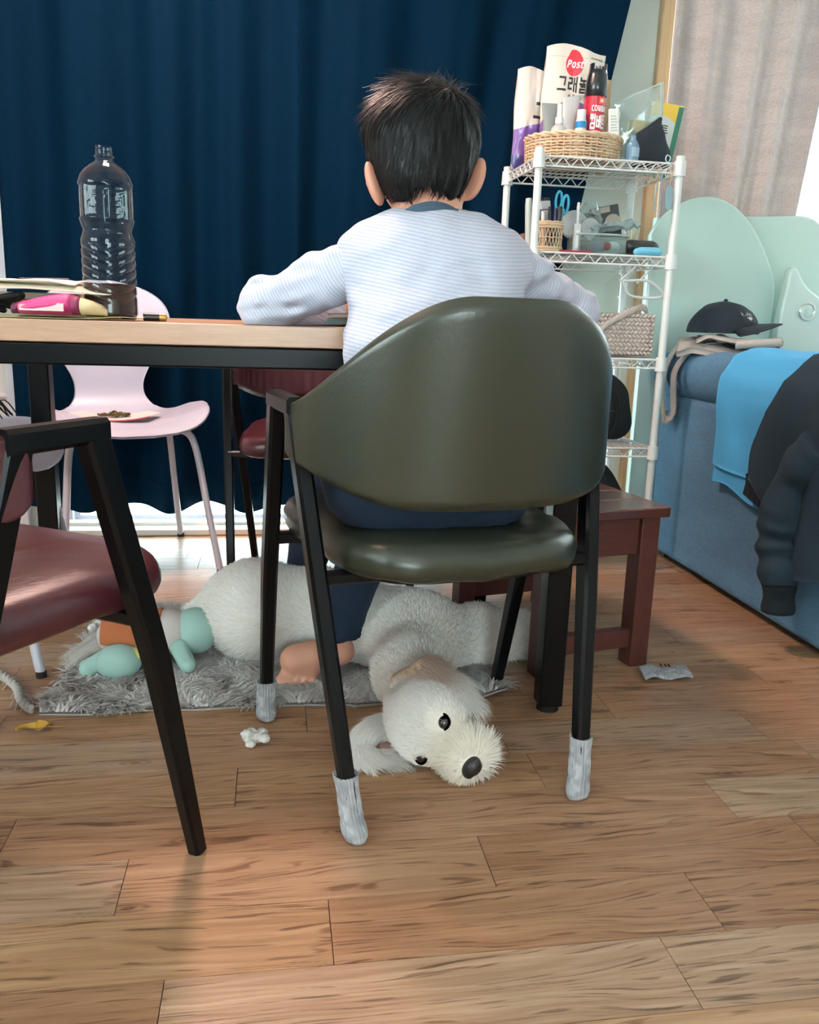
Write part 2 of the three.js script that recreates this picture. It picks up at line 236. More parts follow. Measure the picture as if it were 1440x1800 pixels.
// ---------- lamps ----------
function ceilingLamp(name, label, x, z, w, d, L) {
  const o = thing(name, label, 'lamp', [x, 2.4, z]);
  part('housing', new RoundedBoxGeometry(w + 0.03, 0.05, d + 0.03, 2, 0.01).translate(0, -0.025, 0), mat(0xf2f2f0, 0.4), o);
  part('diffuser', new THREE.BoxGeometry(w, 0.012, d).translate(0, -0.053, 0), mat(0xffffff, 0.5, { emissive: new THREE.Color().setRGB(...L.color), emissiveIntensity: 2 }), o);
  const a = new THREE.RectAreaLight(new THREE.Color().setRGB(...L.color), L.power, w, d); a.position.set(0, -0.064, 0); a.rotation.x = -Math.PI / 2; o.add(a);
}
ceilingLamp('ceiling_lamp', 'flat square ceiling lamp above the dining table', -0.3, -2.2, 0.28, 0.28, LAMP_TABLE);
ceilingLamp('ceiling_lamp', 'long flat ceiling lamp of the room behind the photographer', 0.35, 1.0, 1.1, 0.8, LAMP_ROOM);

// ---------- curtains ----------
const navyTex = dataTex(256, 256, (u, v) => { const t = 0.9 + 0.12 * noise(u * 128, v * 128) + 0.1 * fbm(u * 30, v * 120, 2); return [3 * t, 33 * t, 55 * t]; }); navyTex.repeat.set(4, 6);
const navy = mat(0xffffff, 0.8, { map: navyTex, specularIntensity: 0.08 });
function curtainPanel(name, label, xl, xr, folds, amp, z0, ph, m, hem, yTop = 2.3, cat = 'curtain', hemBand) {
  const f = (u, v) => { // v 0 top .. 1 bottom
    const y = mix(yTop, hem(u), v), a = amp * (0.55 + 0.45 * v), s = u * folds * 2 * Math.PI + ph + 0.5 * Math.sin(u * 9 + v * 0.8);
    const w = Math.sin(s) + 0.35 * Math.sin(2 * s + 1 + v) + 0.2 * noise(u * folds * 1.7 + 3, v * 1.4);
    return V(mix(xl(y), xr(y), u) + 0.010 * Math.cos(s), y, z0 + a * w * smooth(0, 0.04, u + 0.02) * smooth(0, 0.03, 1.02 - u));
  };
  const o = thing(name, label, cat); part('cloth', sheet(f, folds * 40, 26, 0.003, [xr(1) - xl(1), 2.2]), m, o);
  if (hemBand) part('hem', sheet((u, v) => f(u, 0.955 + 0.045 * v).add(V(0, 0, 0.002)), folds * 40, 2, 0.004, [xr(1) - xl(1), 0.1]), m, o);
  return o;
}
curtainPanel('navy_curtain', 'navy blackout curtain hanging left of the centre gap', () => -0.86, () => 0.062, 4, 0.034, -3.0, 0.4, navy, (u) => 0.098 + 0.018 * Math.sin(u * 19 + 1), 2.3, 'curtain', true);
curtainPanel('navy_curtain', 'navy blackout curtain behind the boy, pulled aside at its right edge', () => 0.068, (y) => y > 1.0 ? mix(1.0, 1.25, (y - 0.9) / 1.3) : 0.985, 4, 0.034, -2.985, 2.2, navy, (u) => 0.09 + 0.015 * Math.sin(u * 17), 2.3, 'curtain', true);
const linenTex = dataTex(512, 512, (u, v) => { const t = 0.93 + 0.06 * noise(u * 250, v * 90) + 0.06 * noise(u * 80, v * 256) + 0.05 * fbm(u * 8, v * 8); return [206 * t, 194 * t, 189 * t]; }); linenTex.repeat.set(3, 6);
curtainPanel('grey_curtain', 'warm grey linen curtain behind the mint panels', () => 1.332, (y) => mix(1.84, 1.94, (y - 1) / 1), 4, 0.03, -2.995, 0.9, mat(0xffffff, 0.9, { map: linenTex, transmission: 0.2, thickness: 0 }), () => 0.14);
curtainPanel('sheer_curtain', 'white sheer curtain glowing at the right photo edge', () => 1.86, () => 2.14, 4, 0.02, -3.04, 0.3, mat(0xf4f4f6, 0.95, { transmission: 0.5, thickness: 0 }), () => 0.14);
{ const o = thing('curtain_rail', 'white curtain rail high on the back wall', 'curtain rail'); part('rail', boxAt(-1.0, 2.6, 2.3, 2.33, -3.06, -2.95, 0.005), frameMat, o); for (const x of [-0.9, 0.6, 2.4]) part('bracket', boxAt(x - 0.01, x + 0.01, 2.31, 2.34, WB, -3.04), frameMat, o); }
// ---------- dining table ----------
const tableTex = dataTex(1024, 256, (u, v) => { const w = fbm(u * 3, v * 4, 3), t = 0.55 + 0.3 * fbm(u * 5, v * 30 + w * 3, 3) + 0.12 * noise(u * 60, v * 160); return [mix(168, 206, t), mix(130, 168, t), mix(106, 142, t)]; });
const blackMetal = mat(0x0c0e10, 0.34, { metalness: 0.35, specularIntensity: 0.6 });
const TT = 0.757;
{ const o = thing('dining_table', 'light wood dining table with a black metal frame', 'table');
  const g = boxAt(-0.64, 0.59, 0.7205, TT, -2.25, -1.5, 0.0025), P = g.attributes.position, uv = g.attributes.uv; for (let q = 0; q < uv.count; q++) uv.setXY(q, P.getX(q) * 0.8 + 0.3, P.getZ(q) + P.getY(q) * 3);
  part('table_top', g, mat(0xffffff, 0.32, { map: tableTex }), o);
  for (const z of [-1.512, -2.238]) part('rail', boxAt(-0.62, 0.575, 0.683, 0.7195, z - 0.011, z + 0.011, 0.004), blackMetal, o);
  for (const x of [-0.6, 0.555]) part('rail', boxAt(x - 0.012, x + 0.012, 0.683, 0.7195, -2.226, -1.524, 0.004), blackMetal, o);
  for (const x of [-0.565, 0.552]) for (const z of [-1.55, -2.2]) { const l = part('leg', boxAt(x - 0.024, x + 0.024, 0.012, 0.7195, z - 0.024, z + 0.024, 0.004), blackMetal, o); part('glide', new THREE.CylinderGeometry(0.02, 0.023, 0.014, 20).translate(x, 0.007, z), mat(0x0a0a0a, 0.7), l); } }

// ---------- armchairs with A-shaped steel sides ----------
const superE = (a, b, n, N, z0 = 0) => Array.from({ length: N }, (_, i) => { const t = i / N * 2 * Math.PI, c = Math.cos(t), s = Math.sin(t); return [Math.sign(c) * Math.abs(c) ** (2 / n) * a, z0 + Math.sign(s) * Math.abs(s) ** (2 / n) * b]; });
function bentBar(ps, wd, side) { const rings = ps.map((p, k) => { const t = ps[Math.min(k + 1, 2)].clone().sub(ps[Math.max(k - 1, 0)]).normalize(), x = side.clone().addScaledVector(t, -side.dot(t)).normalize(), y = t.clone().cross(x), a = wd[k][0] / 2, b = wd[k][1] / 2, c = wd[k][0] * 0.18; return [[a, -b + c], [a, b - c], [a - c, b], [-a + c, b], [-a, b - c], [-a, -b + c], [-a + c, -b], [a - c, -b]].map(([i, j]) => p.clone().addScaledVector(x, i).addScaledVector(y, j)); }); return loft(rings, { crease: 0.5 }); }
function leather(hex, rough) { return mat(hex, rough, { bumpMap: leatherBump, bumpScale: 0.0003, clearcoat: 0.3, clearcoatRoughness: 0.3 }); }
function armchair(name, label, pos, turn, m, group, channels, fourLegs = true) {
  const o = thing(name, label, 'chair', pos, turn, group);
  // seat cushion
  const prof = [[0.402, 0.03], [0.398, 0.012], [0.404, 0.002], [0.416, -0.003], [0.432, -0.003], [0.446, 0.004], [0.455, 0.016], [0.461, 0.04], [0.464, 0.08], [0.465, 0.13], [0.463, 0.18]];
  const rings = prof.map(([y, d]) => superE(1, 1, 4.2, 72).map(([x, z]) => { const f = (z + 1) / 2, hw = mix(0.193, 0.238, f) - d, zz = mix(-0.225 + d * 1.05, 0.25 - d * 1.05, f), crinkle = y < 0.43 ? 0.0035 * noise(x * 9 + 3, zz * 40 + hw * 30) : 0.0015 * noise(x * hw * 30, zz * 30); return V(x * hw + crinkle, y + 0.004 * noise(x * 5 + 8, zz * 20) - (y > 0.45 ? 0.006 * Math.exp(-((x * hw) ** 2 + (zz - 0.02) ** 2) / 0.01) : 0), zz + crinkle); }));
  if (channels) rings.forEach((r, k) => k > 4 && r.forEach((p) => { p.y += 0.0022 * Math.abs(Math.sin(p.x * Math.PI / 0.045)); }));
  const seat = part('seat', loft(rings), m, o);
  part('seat_board', loft([superE(0.17, 0.2, 4, 32, 0.01).map(([x, z]) => V(x, 0.389, z)), superE(0.172, 0.202, 4, 32, 0.01).map(([x, z]) => V(x, 0.402, z))]), mat(0x15110e, 0.8), seat);
  // wrap-around back
  const f = (u, v) => {
    const a = mix(-86, 86, u) * D2R, A = Math.abs(a) / D2R, s = smooth(12, 82, A) ** 1.1;
    const top = mix(0.808, 0.652, s), bot = mix(0.512, 0.565, smooth(24, 86, A)), end = Math.sqrt(clamp(1 - smooth(76, 86, A) ** 2 * 0.75));
    const mid = (top + bot) / 2, vv = 1 - (1 - v * 2 < 0 ? -1 : 1) * 0 - 0, y = mid + (v - 0.5) * (top - bot) * end;
    const lean = (y - 0.5) * 0.11 * (1 - s), R = 0.262 + 0.008 * Math.cos(a * 2);
    return V(Math.sin(a) * R * (1 - 0.06 * (1 - s) * (v - 0.4)), y, -0.03 - Math.cos(a) * 0.212 - lean);
  };
  const t = (u, v) => { const e = Math.min(v, 1 - v) * 0.31, w = Math.min(u, 1 - u) * 0.9, pad = (x) => Math.sqrt(clamp(1 - (1 - clamp(x / 0.02)) ** 2)); return 0.004 + 0.032 * pad(e) * pad(w) + (channels ? 0.005 * Math.abs(Math.sin(u * Math.PI * 22)) * pad(e) : 0); };
  const back = part('backrest', sheet(f, 96, 30, t, [1.0, 0.31]), m, o);
  part('piping', tube(Array.from({ length: 33 }, (_, i) => f(0.03 + 0.94 * i / 32, 0.985)), 0.0035, 90, 6), m, back);
  for (const s of [-1, 1]) {
    const top0 = V(0.258 * s, 0.657, -0.075), top1 = V(0.262 * s, 0.657, 0.072), side = V(1, 0, 0);
    const rear = V(0.196 * s, 0.0, -0.215), front = V(0.25 * s, 0.0, 0.216);
    part('leg', bentBar([V(0.262 * s, 0.65, 0.034), V(0.256 * s, 0.33, 0.137), front], [[0.026, 0.036], [0.026, 0.035], [0.021, 0.024]], side), blackMetal, o);
    part('leg', bentBar([V(0.258 * s, 0.65, -0.062), V(0.229 * s, 0.33, -0.14), rear], [[0.026, 0.036], [0.026, 0.036], [0.022, 0.026]], side), blackMetal, o);
    part('arm', bar(V(0.258 * s, 0.645, -0.082), V(0.262 * s, 0.645, 0.053), 0.028, 0.028, 0.028, 0.028, side), blackMetal, o);
  }
  for (const [z, w] of [[-0.128, 0.233], [0.124, 0.258]]) part('cross_rail', bar(V(-w, 0.392, z), V(w, 0.392, z), 0.022, 0.02, 0.022, 0.02, V(0, 0, 1)), blackMetal, o);
  return o;
}
const oliveLeather = leather(0x2b2f23, 0.33), maroonLeather = leather(0x4a2027, 0.33);
const GC = [0.266, 0, -1.393], GA = 191.5 * D2R;
armchair('armchair', 'olive green leather armchair with sock-covered black legs under the boy', GC, GA, oliveLeather, null, false);
armchair('armchair', 'dark maroon leather armchair in the left foreground', [-0.444, 0, -1.093], 147.6 * D2R, maroonLeather, null, false);
armchair('armchair', 'maroon armchair with a channelled back facing us across the table', [0.128, 0, -2.5], 0, maroonLeather, null, true);

// ---------- grey socks on the chair feet ----------
const sockTex = dataTex(256, 256, (u, v) => { const t = 0.86 + 0.14 * noise(u * 120, v * 120) + 0.12 * fbm(u * 30, v * 12); return [186 * t, 188 * t, 192 * t]; });
const sockMat = mat(0xffffff, 0.95, { map: sockTex, sheen: 0.3, sheenRoughness: 0.8 });
const chairPoint = (x, y, z) => V(GC[0] + Math.cos(GA) * x + Math.sin(GA) * z, y, GC[2] - Math.sin(GA) * x + Math.cos(GA) * z);
function sock(label, foot, up, toe, h = 0.105) {
  const rings = [], dir = up.clone().sub(foot).normalize(), q = toe.clone();
  const prof = [[0.002, 0.6, 1], [0.0045, 0.85, 1], [0.012, 1.0, 1], [0.022, 1.02, 0.85], [0.03, 0.94, 0.55], [0.034, 0.9, 0.35], [0.042, 1.0, 0.12], [0.047, 0.9, 0], [0.056, 0.96, 0], [0.07, 0.92, 0], [0.085, 0.92, 0], [h - 0.006, 0.98, 0], [h, 1.02, 0], [h, 0.86, 0], [h - 0.02, 0.82, 0]];
  for (const [y, r, k] of prof) { const c = foot.clone().addScaledVector(dir, y / dir.y), ring = []; for (let i = 0; i < 120; i++) { const a = i / 120 * 2 * Math.PI, d = V(Math.cos(a), 0, Math.sin(a)), R = 0.0185 * r * (1 + (y > 0.045 ? 0.06 * Math.sin(a * 20) : 0.035 * Math.sin(a * 20))) * (1 + 0.06 * noise(a * 2 + foot.x * 9, y * 60)); const e = Math.max(0, d.dot(q)); ring.push(V(c.x + d.x * R + q.x * k * 0.009 * e, c.y, c.z + d.z * R + q.z * k * 0.009 * e)); } rings.push(ring); }
  return solo('sock', loft(rings), sockMat, label, 'sock');
}
sock('light grey ribbed sock on the left rear leg of the olive chair', chairPoint(0.196, 0, -0.215), chairPoint(0.229, 0.33, -0.14), V(0.35, 0, 0.9), 0.1);
sock('light grey ribbed sock on the right rear leg of the olive chair', chairPoint(-0.196, 0, -0.215), chairPoint(-0.229, 0.33, -0.14), V(-0.75, 0, 0.6), 0.1);
sock('light grey ribbed sock on the front leg beside the rug edge', chairPoint(0.25, 0, 0.216), chairPoint(0.256, 0.33, 0.137), V(0.3, 0, 0.9), 0.09);
{ // the fourth sock, fallen flat
  const o = thing('sock', 'flat light grey sock lying alone on the floor beside the stool', 'sock', [0.868, 0, -1.672], -10 * D2R);
  const f = (u, v) => { const x = (u - 0.5) * 0.105, w = 0.032 + 0.004 * Math.cos(u * 7), z = (v - 0.5) * 2 * w; return V(x, 0.009 + 0.004 * Math.sin(u * 9) + 0.007 * smooth(0.7, 1, u) + 0.002 * noise(u * 7, v * 7), z - 0.012 * Math.sin(u * 3)); };
  part('sock_body', sheet(f, 40, 24, (u, v) => 0.014 * Math.sqrt(clamp(1 - (2 * v - 1) ** 2)) * (0.6 + 0.4 * Math.sqrt(clamp(1 - (2 * u - 1) ** 6))), [0.4, 0.3]), sockMat, o);
  const dk = mat(0x20242c, 0.9);
  for (const [a, b] of [[-0.006, 0.35], [0.004, 0.35], [0.012, 0.33]]) part('print', boxAt(a, a + 0.0028, 0.0205, 0.0225, -0.030, -0.016), dk, o);
}

// ---------- white moulded shell chairs ----------
const shellMat = mat(0xbfc2d4, 0.38), tubeMat = mat(0xc9c6cf, 0.35, { metalness: 0.1 });
function shellChair(label, pos, turn) {
  const o = thing('shell_chair', label, 'chair', pos, turn, 'white shell chairs');
  const prof = new THREE.CatmullRomCurve3([V(0, 0.425, 0.235), V(0, 0.447, 0.20), V(0, 0.452, 0.08), V(0, 0.442, -0.06), V(0, 0.452, -0.135), V(0, 0.50, -0.185), V(0, 0.58, -0.20), V(0, 0.70, -0.22), V(0, 0.86, -0.27)]);
  const W = (v) => { const pts = [[0, 0.225], [0.12, 0.225], [0.16, 0.232], [0.3, 0.235], [0.4, 0.205], [0.47, 0.15], [0.54, 0.112], [0.6, 0.106], [0.66, 0.125], [0.76, 0.176], [0.86, 0.2], [0.93, 0.2], [1, 0.2]]; let k = 0; while (k < pts.length - 2 && v > pts[k + 1][0]) k++; const t = (v - pts[k][0]) / (pts[k + 1][0] - pts[k][0]), m = (i) => { const a = pts[Math.max(i - 1, 0)], b = pts[Math.min(i + 1, pts.length - 1)]; return (b[1] - a[1]) / (b[0] - a[0]); }, d = pts[k + 1][0] - pts[k][0], h = t * t * (3 - 2 * t), w = mix(pts[k][1], pts[k + 1][1], h) + d * (m(k) * (t ** 3 - 2 * t * t + t) + m(k + 1) * (t ** 3 - t * t)); return v > 0.84 ? Math.min(w, 0.2) * Math.sqrt(clamp(1 - ((v - 0.84) / 0.162) ** 2.6)) : v < 0.12 ? 0.225 * Math.sqrt(clamp(1 - ((0.12 - v) / 0.122) ** 2.4)) : w; };
  part('shell', sheet((u, v) => { const p = prof.getPointAt(clamp(v)), x = (u * 2 - 1) * W(v), e = x * x; return V(x, p.y + (v < 0.5 ? e * 0.9 * smooth(0, 0.12, v) * smooth(0.55, 0.35, v) : 0), p.z + (v > 0.5 ? e * 0.9 * smooth(0.55, 0.75, v) : 0)); }, 40, 90, 0.009), shellMat, o);
  part('hub', new THREE.CylinderGeometry(0.07, 0.07, 0.02, 24).translate(0, 0.428, 0.02), tubeMat, o);
  for (const [sx, sz] of [[1, 1], [-1, 1], [1, -1], [-1, -1]]) { const fx = 0.225 * sx, fz = sz > 0 ? 0.235 : -0.245;
    const l = part('leg', tube([V(0.05 * sx, 0.428, 0.03 * sz), V(0.145 * sx, 0.426, 0.125 * sz), V(0.165 * sx, 0.415, 0.15 * sz), V(0.176 * sx, 0.385, 0.163 * sz), V(0.2 * sx, 0.2, mix(0.163 * sz, fz, 0.5)), V(fx, 0.006, fz)], 0.0105, 40, 12), tubeMat, o);
    part('foot_cap', new THREE.CylinderGeometry(0.0115, 0.0115, 0.014, 14).translate(fx, 0.007, fz), mat(0x111111, 0.7), l); }
  return o;
}
shellChair('white moulded shell chair holding a small dish of food in front of the navy curtain', [-0.459, 0, -2.671], 20 * D2R);
shellChair('white moulded shell chair pulled to the left end of the table', [-0.735, 0, -2.02], 90 * D2R);

// ---------- brown wooden stool ----------
const brownTex = dataTex(512, 256, (u, v) => { const t = 0.5 + 0.4 * fbm(u * 6, v * 40, 3) + 0.15 * noise(u * 20, v * 200); return [mix(66, 104, t), mix(32, 54, t), mix(27, 44, t)]; });
{ const o = thing('wooden_stool', 'dark brown wooden stool with a slatted top beside the olive chair', 'stool', [0.665, 0, -1.95], 12 * D2R), m = mat(0xffffff, 0.45, { map: brownTex }), mt = mat(0xffffff, 0.24, { map: brownTex, clearcoat: 0.5, clearcoatRoughness: 0.2 });
  const hx = 0.122, hz = 0.215;
  for (const x of [-1, 1]) for (const z of [-1, 1]) part('leg', boxAt(x * hx - 0.024, x * hx + 0.024, 0, 0.357, z * hz - 0.024, z * hz + 0.024, 0.003), m, o);
  for (const z of [-1, 1]) { part('apron', boxAt(-hx + 0.022, hx - 0.022, 0.27, 0.357, z * hz - 0.012, z * hz + 0.012, 0.002), m, o); part('stretcher', boxAt(-hx + 0.022, hx - 0.022, 0.045, 0.09, z * hz - 0.012, z * hz + 0.012, 0.002), m, o); }
  for (const x of [-1, 1]) { part('apron', boxAt(x * hx - 0.012, x * hx + 0.012, 0.27, 0.357, -hz + 0.022, hz - 0.022, 0.002), m, o); }
  for (let k = 0; k < 5; k++) part('slat', boxAt(-0.162, 0.162, 0.358, 0.382, 0.252 - k * 0.1 - 0.0985, 0.252 - k * 0.1, 0.005), mt, o);
}

// ---------- blue sofa ----------
const sofaTex = dataTex(512, 512, (u, v) => { const t = 0.95 + 0.08 * fbm(u * 9, v * 9, 3) + 0.05 * noise(u * 200, v * 200); return [86 * t, 128 * t, 158 * t]; });
const sofaMat = mat(0xffffff, 0.9, { map: sofaTex, sheen: 0.5, sheenRoughness: 0.6, sheenColor: new THREE.Color(0x86a8c0) });
{ const o = thing('sofa', 'blue suede sofa with a padded roll along its back', 'sofa');
  part('back_panel', boxAt(1.29, 1.46, 0.02, 0.555, -2.72, -0.9, 0.022), sofaMat, o);
  const ring = (z, s) => Array.from({ length: 28 }, (_, i) => { const a = i / 28 * 2 * Math.PI, c = Math.cos(a), q = Math.sin(a); return V(1.38 + Math.sign(c) * Math.abs(c) ** 0.8 * 0.112 * s, 0.622 + Math.sign(q) * Math.abs(q) ** 0.85 * 0.082 * s + 0.004 * noise(z * 9, a * 2), z); });
  const zs = [[-2.79, 0.5], [-2.785, 0.72], [-2.77, 0.88], [-2.74, 0.97], [-2.7, 1]]; for (let z = -2.6; z < -0.98; z += 0.08) zs.push([z, 1]); zs.push([-0.95, 0.97], [-0.92, 0.85], [-0.9, 0.6]);
  part('roll_cushion', loft(zs.map(([z, s]) => ring(z, s))), sofaMat, o);
  part('base', boxAt(1.46, 2.2, 0.02, 0.26, -2.72, -0.9, 0.02), sofaMat, o);
  for (const [a, b] of [[-2.7, -1.82], [-1.8, -0.92]]) part('seat_cushion', boxAt(1.47, 2.18, 0.262, 0.41, a, b, 0.045), sofaMat, o);
  for (const x of [1.34, 2.12]) for (const z of [-2.66, -0.96]) part('leg', boxAt(x - 0.02, x + 0.02, 0, 0.022, z - 0.02, z + 0.02), mat(0x1a1a1a, 0.6), o);
}

// ---------- glossy mint panels behind the sofa ----------
const mint = mat(0xc2dcd3, 0.2, { clearcoat: 0.6, clearcoatRoughness: 0.1 });
const ext = (shape, d, bev = 0.008, seg = 24) => { const g = new THREE.ExtrudeGeometry(shape, { depth: d, bevelEnabled: true, bevelSize: bev, bevelThickness: bev, bevelSegments: 3, curveSegments: seg }); return toCreasedNormals(g, 0.6); };
{ const s = new THREE.Shape(); s.moveTo(1.265, 0.0); s.lineTo(1.265, 1.07); s.bezierCurveTo(1.3, 1.15, 1.37, 1.195, 1.455, 1.197); s.bezierCurveTo(1.58, 1.195, 1.665, 1.06, 1.715, 0.95); s.bezierCurveTo(1.735, 0.9, 1.725, 0.8, 1.722, 0.72); s.lineTo(1.722, 0); s.closePath();
  const o = thing('mint_panel', 'glossy mint panel with an arched top behind the cap', 'panel', [0, 0, -2.865], 0, null); part('board', ext(s, 0.02), mint, o); }
{ const s = new THREE.Shape(); s.moveTo(1.3, 0); s.lineTo(1.3, 1.128); s.lineTo(1.83, 1.158); s.bezierCurveTo(1.9, 1.155, 1.93, 1.11, 1.94, 1.06); s.lineTo(1.94, 0); s.closePath();
  const o = thing('mint_panel', 'glossy mint panel with a rounded corner, rearmost below the grey curtain', 'panel', [0, 0, -2.915], 0, null); part('board', ext(s, 0.02), mint, o); }
{ const s = new THREE.Shape(); s.moveTo(1.735, 0); s.lineTo(1.733, 0.76); s.bezierCurveTo(1.733, 0.85, 1.75, 0.93, 1.752, 0.965); s.bezierCurveTo(1.758, 0.985, 1.768, 0.972, 1.775, 0.958); s.bezierCurveTo(1.81, 0.9, 1.86, 0.875, 1.92, 0.865); s.lineTo(2.0, 0.862); s.lineTo(2.0, 0); s.closePath();
  const o = thing('mint_panel', 'low mint panel with a concave edge and a clear round knob', 'panel', [0, 0, -2.81], 0, null); part('board', ext(s, 0.025), mat(0xcbe2da, 0.25, { clearcoat: 0.5, clearcoatRoughness: 0.1 }), o);
  const k = part('knob', new THREE.TorusGeometry(0.027, 0.005, 12, 40).translate(1.822, 0.838, 0.038), mat(0xdfe8e6, 0.12, { metalness: 0.7 }), o); part('knob_lens', new THREE.SphereGeometry(0.026, 28, 14).scale(1, 1, 0.35).translate(1.822, 0.838, 0.036), mat(0xc4e0d8, 0.05, { clearcoat: 1 }), k); }
// ---------- white wire shelf ----------
const whiteWire = mat(0xdfe6e4, 0.35);
const SX0 = 0.748, SX1 = 1.176, SZ0 = -2.5, SZ1 = -2.845, TIERS = [1.238, 0.975, 0.672, 0.397, 0.1];
{ const o = thing('wire_shelf', 'white wire shelf rack crowded with household things', 'shelf');
  for (const x of [SX0, SX1]) for (const z of [SZ0, SZ1]) { const p = part('post', new THREE.CylinderGeometry(0.0115, 0.0115, 1.238, 18).translate(x, 0.624, z), whiteWire, o); part('post_cap', new THREE.CylinderGeometry(0.013, 0.013, 0.02, 18).translate(x, 1.25, z), whiteWire, p); part('post_foot', new THREE.CylinderGeometry(0.015, 0.012, 0.012, 18).translate(x, 0.006, z), mat(0x55595c, 0.6), p); }
  for (const y of TIERS) {
    const t = new THREE.Group(); t.name = 'tier'; o.add(t);
    const rails = [], zig = [];
    for (const [a, b] of [[V(SX0, 0, SZ0), V(SX1, 0, SZ0)], [V(SX0, 0, SZ1), V(SX1, 0, SZ1)], [V(SX0, 0, SZ0), V(SX0, 0, SZ1)], [V(SX1, 0, SZ0), V(SX1, 0, SZ1)]]) {
      for (const dy of [0, -0.026]) rails.push(wire(a.clone().setY(y + dy), b.clone().setY(y + dy), 0.0032));
      const L = a.distanceTo(b), n = Math.round(L / 0.022) & ~1; for (let i = 0; i < n; i++) zig.push(wire(a.clone().lerp(b, i / n).setY(y - (i % 2 ? 0.0 : 0.026)), a.clone().lerp(b, (i + 1) / n).setY(y - (i % 2 ? 0.026 : 0.0)), 0.0018, 5));
    }
    part('rail', join(rails), whiteWire, t); part('zigzag_wire', join(zig), whiteWire, t);
    const deck = []; for (let x = SX0 + 0.018; x < SX1 - 0.01; x += 0.0195) deck.push(wire(V(x, y + 0.001, SZ0), V(x, y + 0.001, SZ1), 0.0017, 5));
    for (const f of [0.25, 0.5, 0.75]) deck.push(wire(V(SX0, y - 0.0035, mix(SZ0, SZ1, f)), V(SX1, y - 0.0035, mix(SZ0, SZ1, f)), 0.0026, 6));
    part('deck_wire', join(deck), whiteWire, t);
    for (const x of [SX0, SX1]) for (const z of [SZ0, SZ1]) part('collar', new THREE.CylinderGeometry(0.0165, 0.0185, 0.042, 18).translate(x, y - 0.013, z), whiteWire, t);
  }
}
// lettering drawn with strokes (no Hangul font is at hand)
const JAMO = { // each glyph: polylines in a 0..1 box, y down
  geu: [[[0.15, 0.12], [0.85, 0.12], [0.8, 0.62]], [[0, 0.88], [1, 0.88]]],
  rae: [[[0.03, 0.12], [0.42, 0.12], [0.42, 0.42], [0.05, 0.42], [0.05, 0.78], [0.46, 0.76]], [[0.66, 0.05], [0.66, 0.95]], [[0.92, 0.0], [0.92, 1.0]], [[0.66, 0.45], [0.92, 0.45]]],
  nol: [[[0.15, 0.02], [0.15, 0.22], [0.85, 0.22]], [[0.5, 0.24], [0.5, 0.4]], [[0, 0.44], [1, 0.44]], [[0.12, 0.58], [0.85, 0.58], [0.85, 0.76], [0.12, 0.76], [0.12, 0.96], [0.9, 0.96]]],
  ra: [[[0.03, 0.12], [0.5, 0.12], [0.5, 0.42], [0.05, 0.42], [0.05, 0.78], [0.56, 0.76]], [[0.8, 0.0], [0.8, 1.0]], [[0.8, 0.46], [1.0, 0.46]]],
  beul: [[[0.2, 0], [0.2, 0.3], [0.8, 0.3], [0.8, 0]], [[0.2, 0.15], [0.8, 0.15]], [[0, 0.43], [1, 0.43]], [[0.2, 0.57], [0.8, 0.57], [0.8, 0.75], [0.2, 0.75], [0.2, 0.96], [0.85, 0.96]]],
  ru: [[[0.2, 0], [0.8, 0], [0.8, 0.22], [0.2, 0.22], [0.2, 0.45], [0.85, 0.45]], [[0, 0.62], [1, 0.62]], [[0.5, 0.62], [0.5, 1]]],
  be: [[[0.05, 0.1], [0.05, 0.85], [0.45, 0.85], [0.45, 0.1]], [[0.05, 0.45], [0.62, 0.45]], [[0.66, 0.05], [0.66, 0.95]], [[0.92, 0], [0.92, 1]]],
  ri: [[[0.05, 0.12], [0.55, 0.12], [0.55, 0.45], [0.08, 0.45], [0.08, 0.8], [0.6, 0.78]], [[0.88, 0], [0.88, 1]]],
  keom: [[[0.05, 0.08], [0.5, 0.08], [0.38, 0.5]], [[0.05, 0.28], [0.46, 0.28]], [[0.85, 0], [0.85, 0.56]], [[0.6, 0.27], [0.85, 0.27]], [[0.2, 0.66], [0.85, 0.66], [0.85, 1], [0.2, 1], [0.2, 0.66]]],
  bae: [[[0.05, 0.1], [0.05, 0.85], [0.45, 0.85], [0.45, 0.1]], [[0.05, 0.45], [0.45, 0.45]], [[0.64, 0.05], [0.64, 0.95]], [[0.92, 0], [0.92, 1]], [[0.64, 0.48], [0.92, 0.48]]],
  teu: [[[0.85, 0.05], [0.15, 0.05], [0.15, 0.6], [0.88, 0.6]], [[0.15, 0.32], [0.8, 0.32]], [[0, 0.9], [1, 0.9]]],
  so: [[[0.5, 0], [0.1, 0.5]], [[0.45, 0.15], [0.9, 0.5]], [[0.5, 0.5], [0.5, 0.8]], [[0, 0.85], [1, 0.85]]],
  dak: [[[0.5, 0.05], [0.08, 0.05], [0.08, 0.5], [0.55, 0.5]], [[0.8, 0], [0.8, 0.58]], [[0.8, 0.28], [1, 0.28]], [[0.2, 0.68], [0.82, 0.68], [0.82, 1]]],
};
function hangul(g, keys, x, y, w, h, lw, gap = 0.18, color = '#26282a') { g.strokeStyle = color; g.lineWidth = lw; g.lineCap = 'butt'; g.lineJoin = 'miter'; keys.forEach((k, i) => { for (const p of JAMO[k]) { g.beginPath(); p.forEach(([a, b], q) => { const X = x + i * w * (1 + gap) + a * w, Y = y + b * h; q ? g.lineTo(X, Y) : g.moveTo(X, Y); }); g.stroke(); } }); }
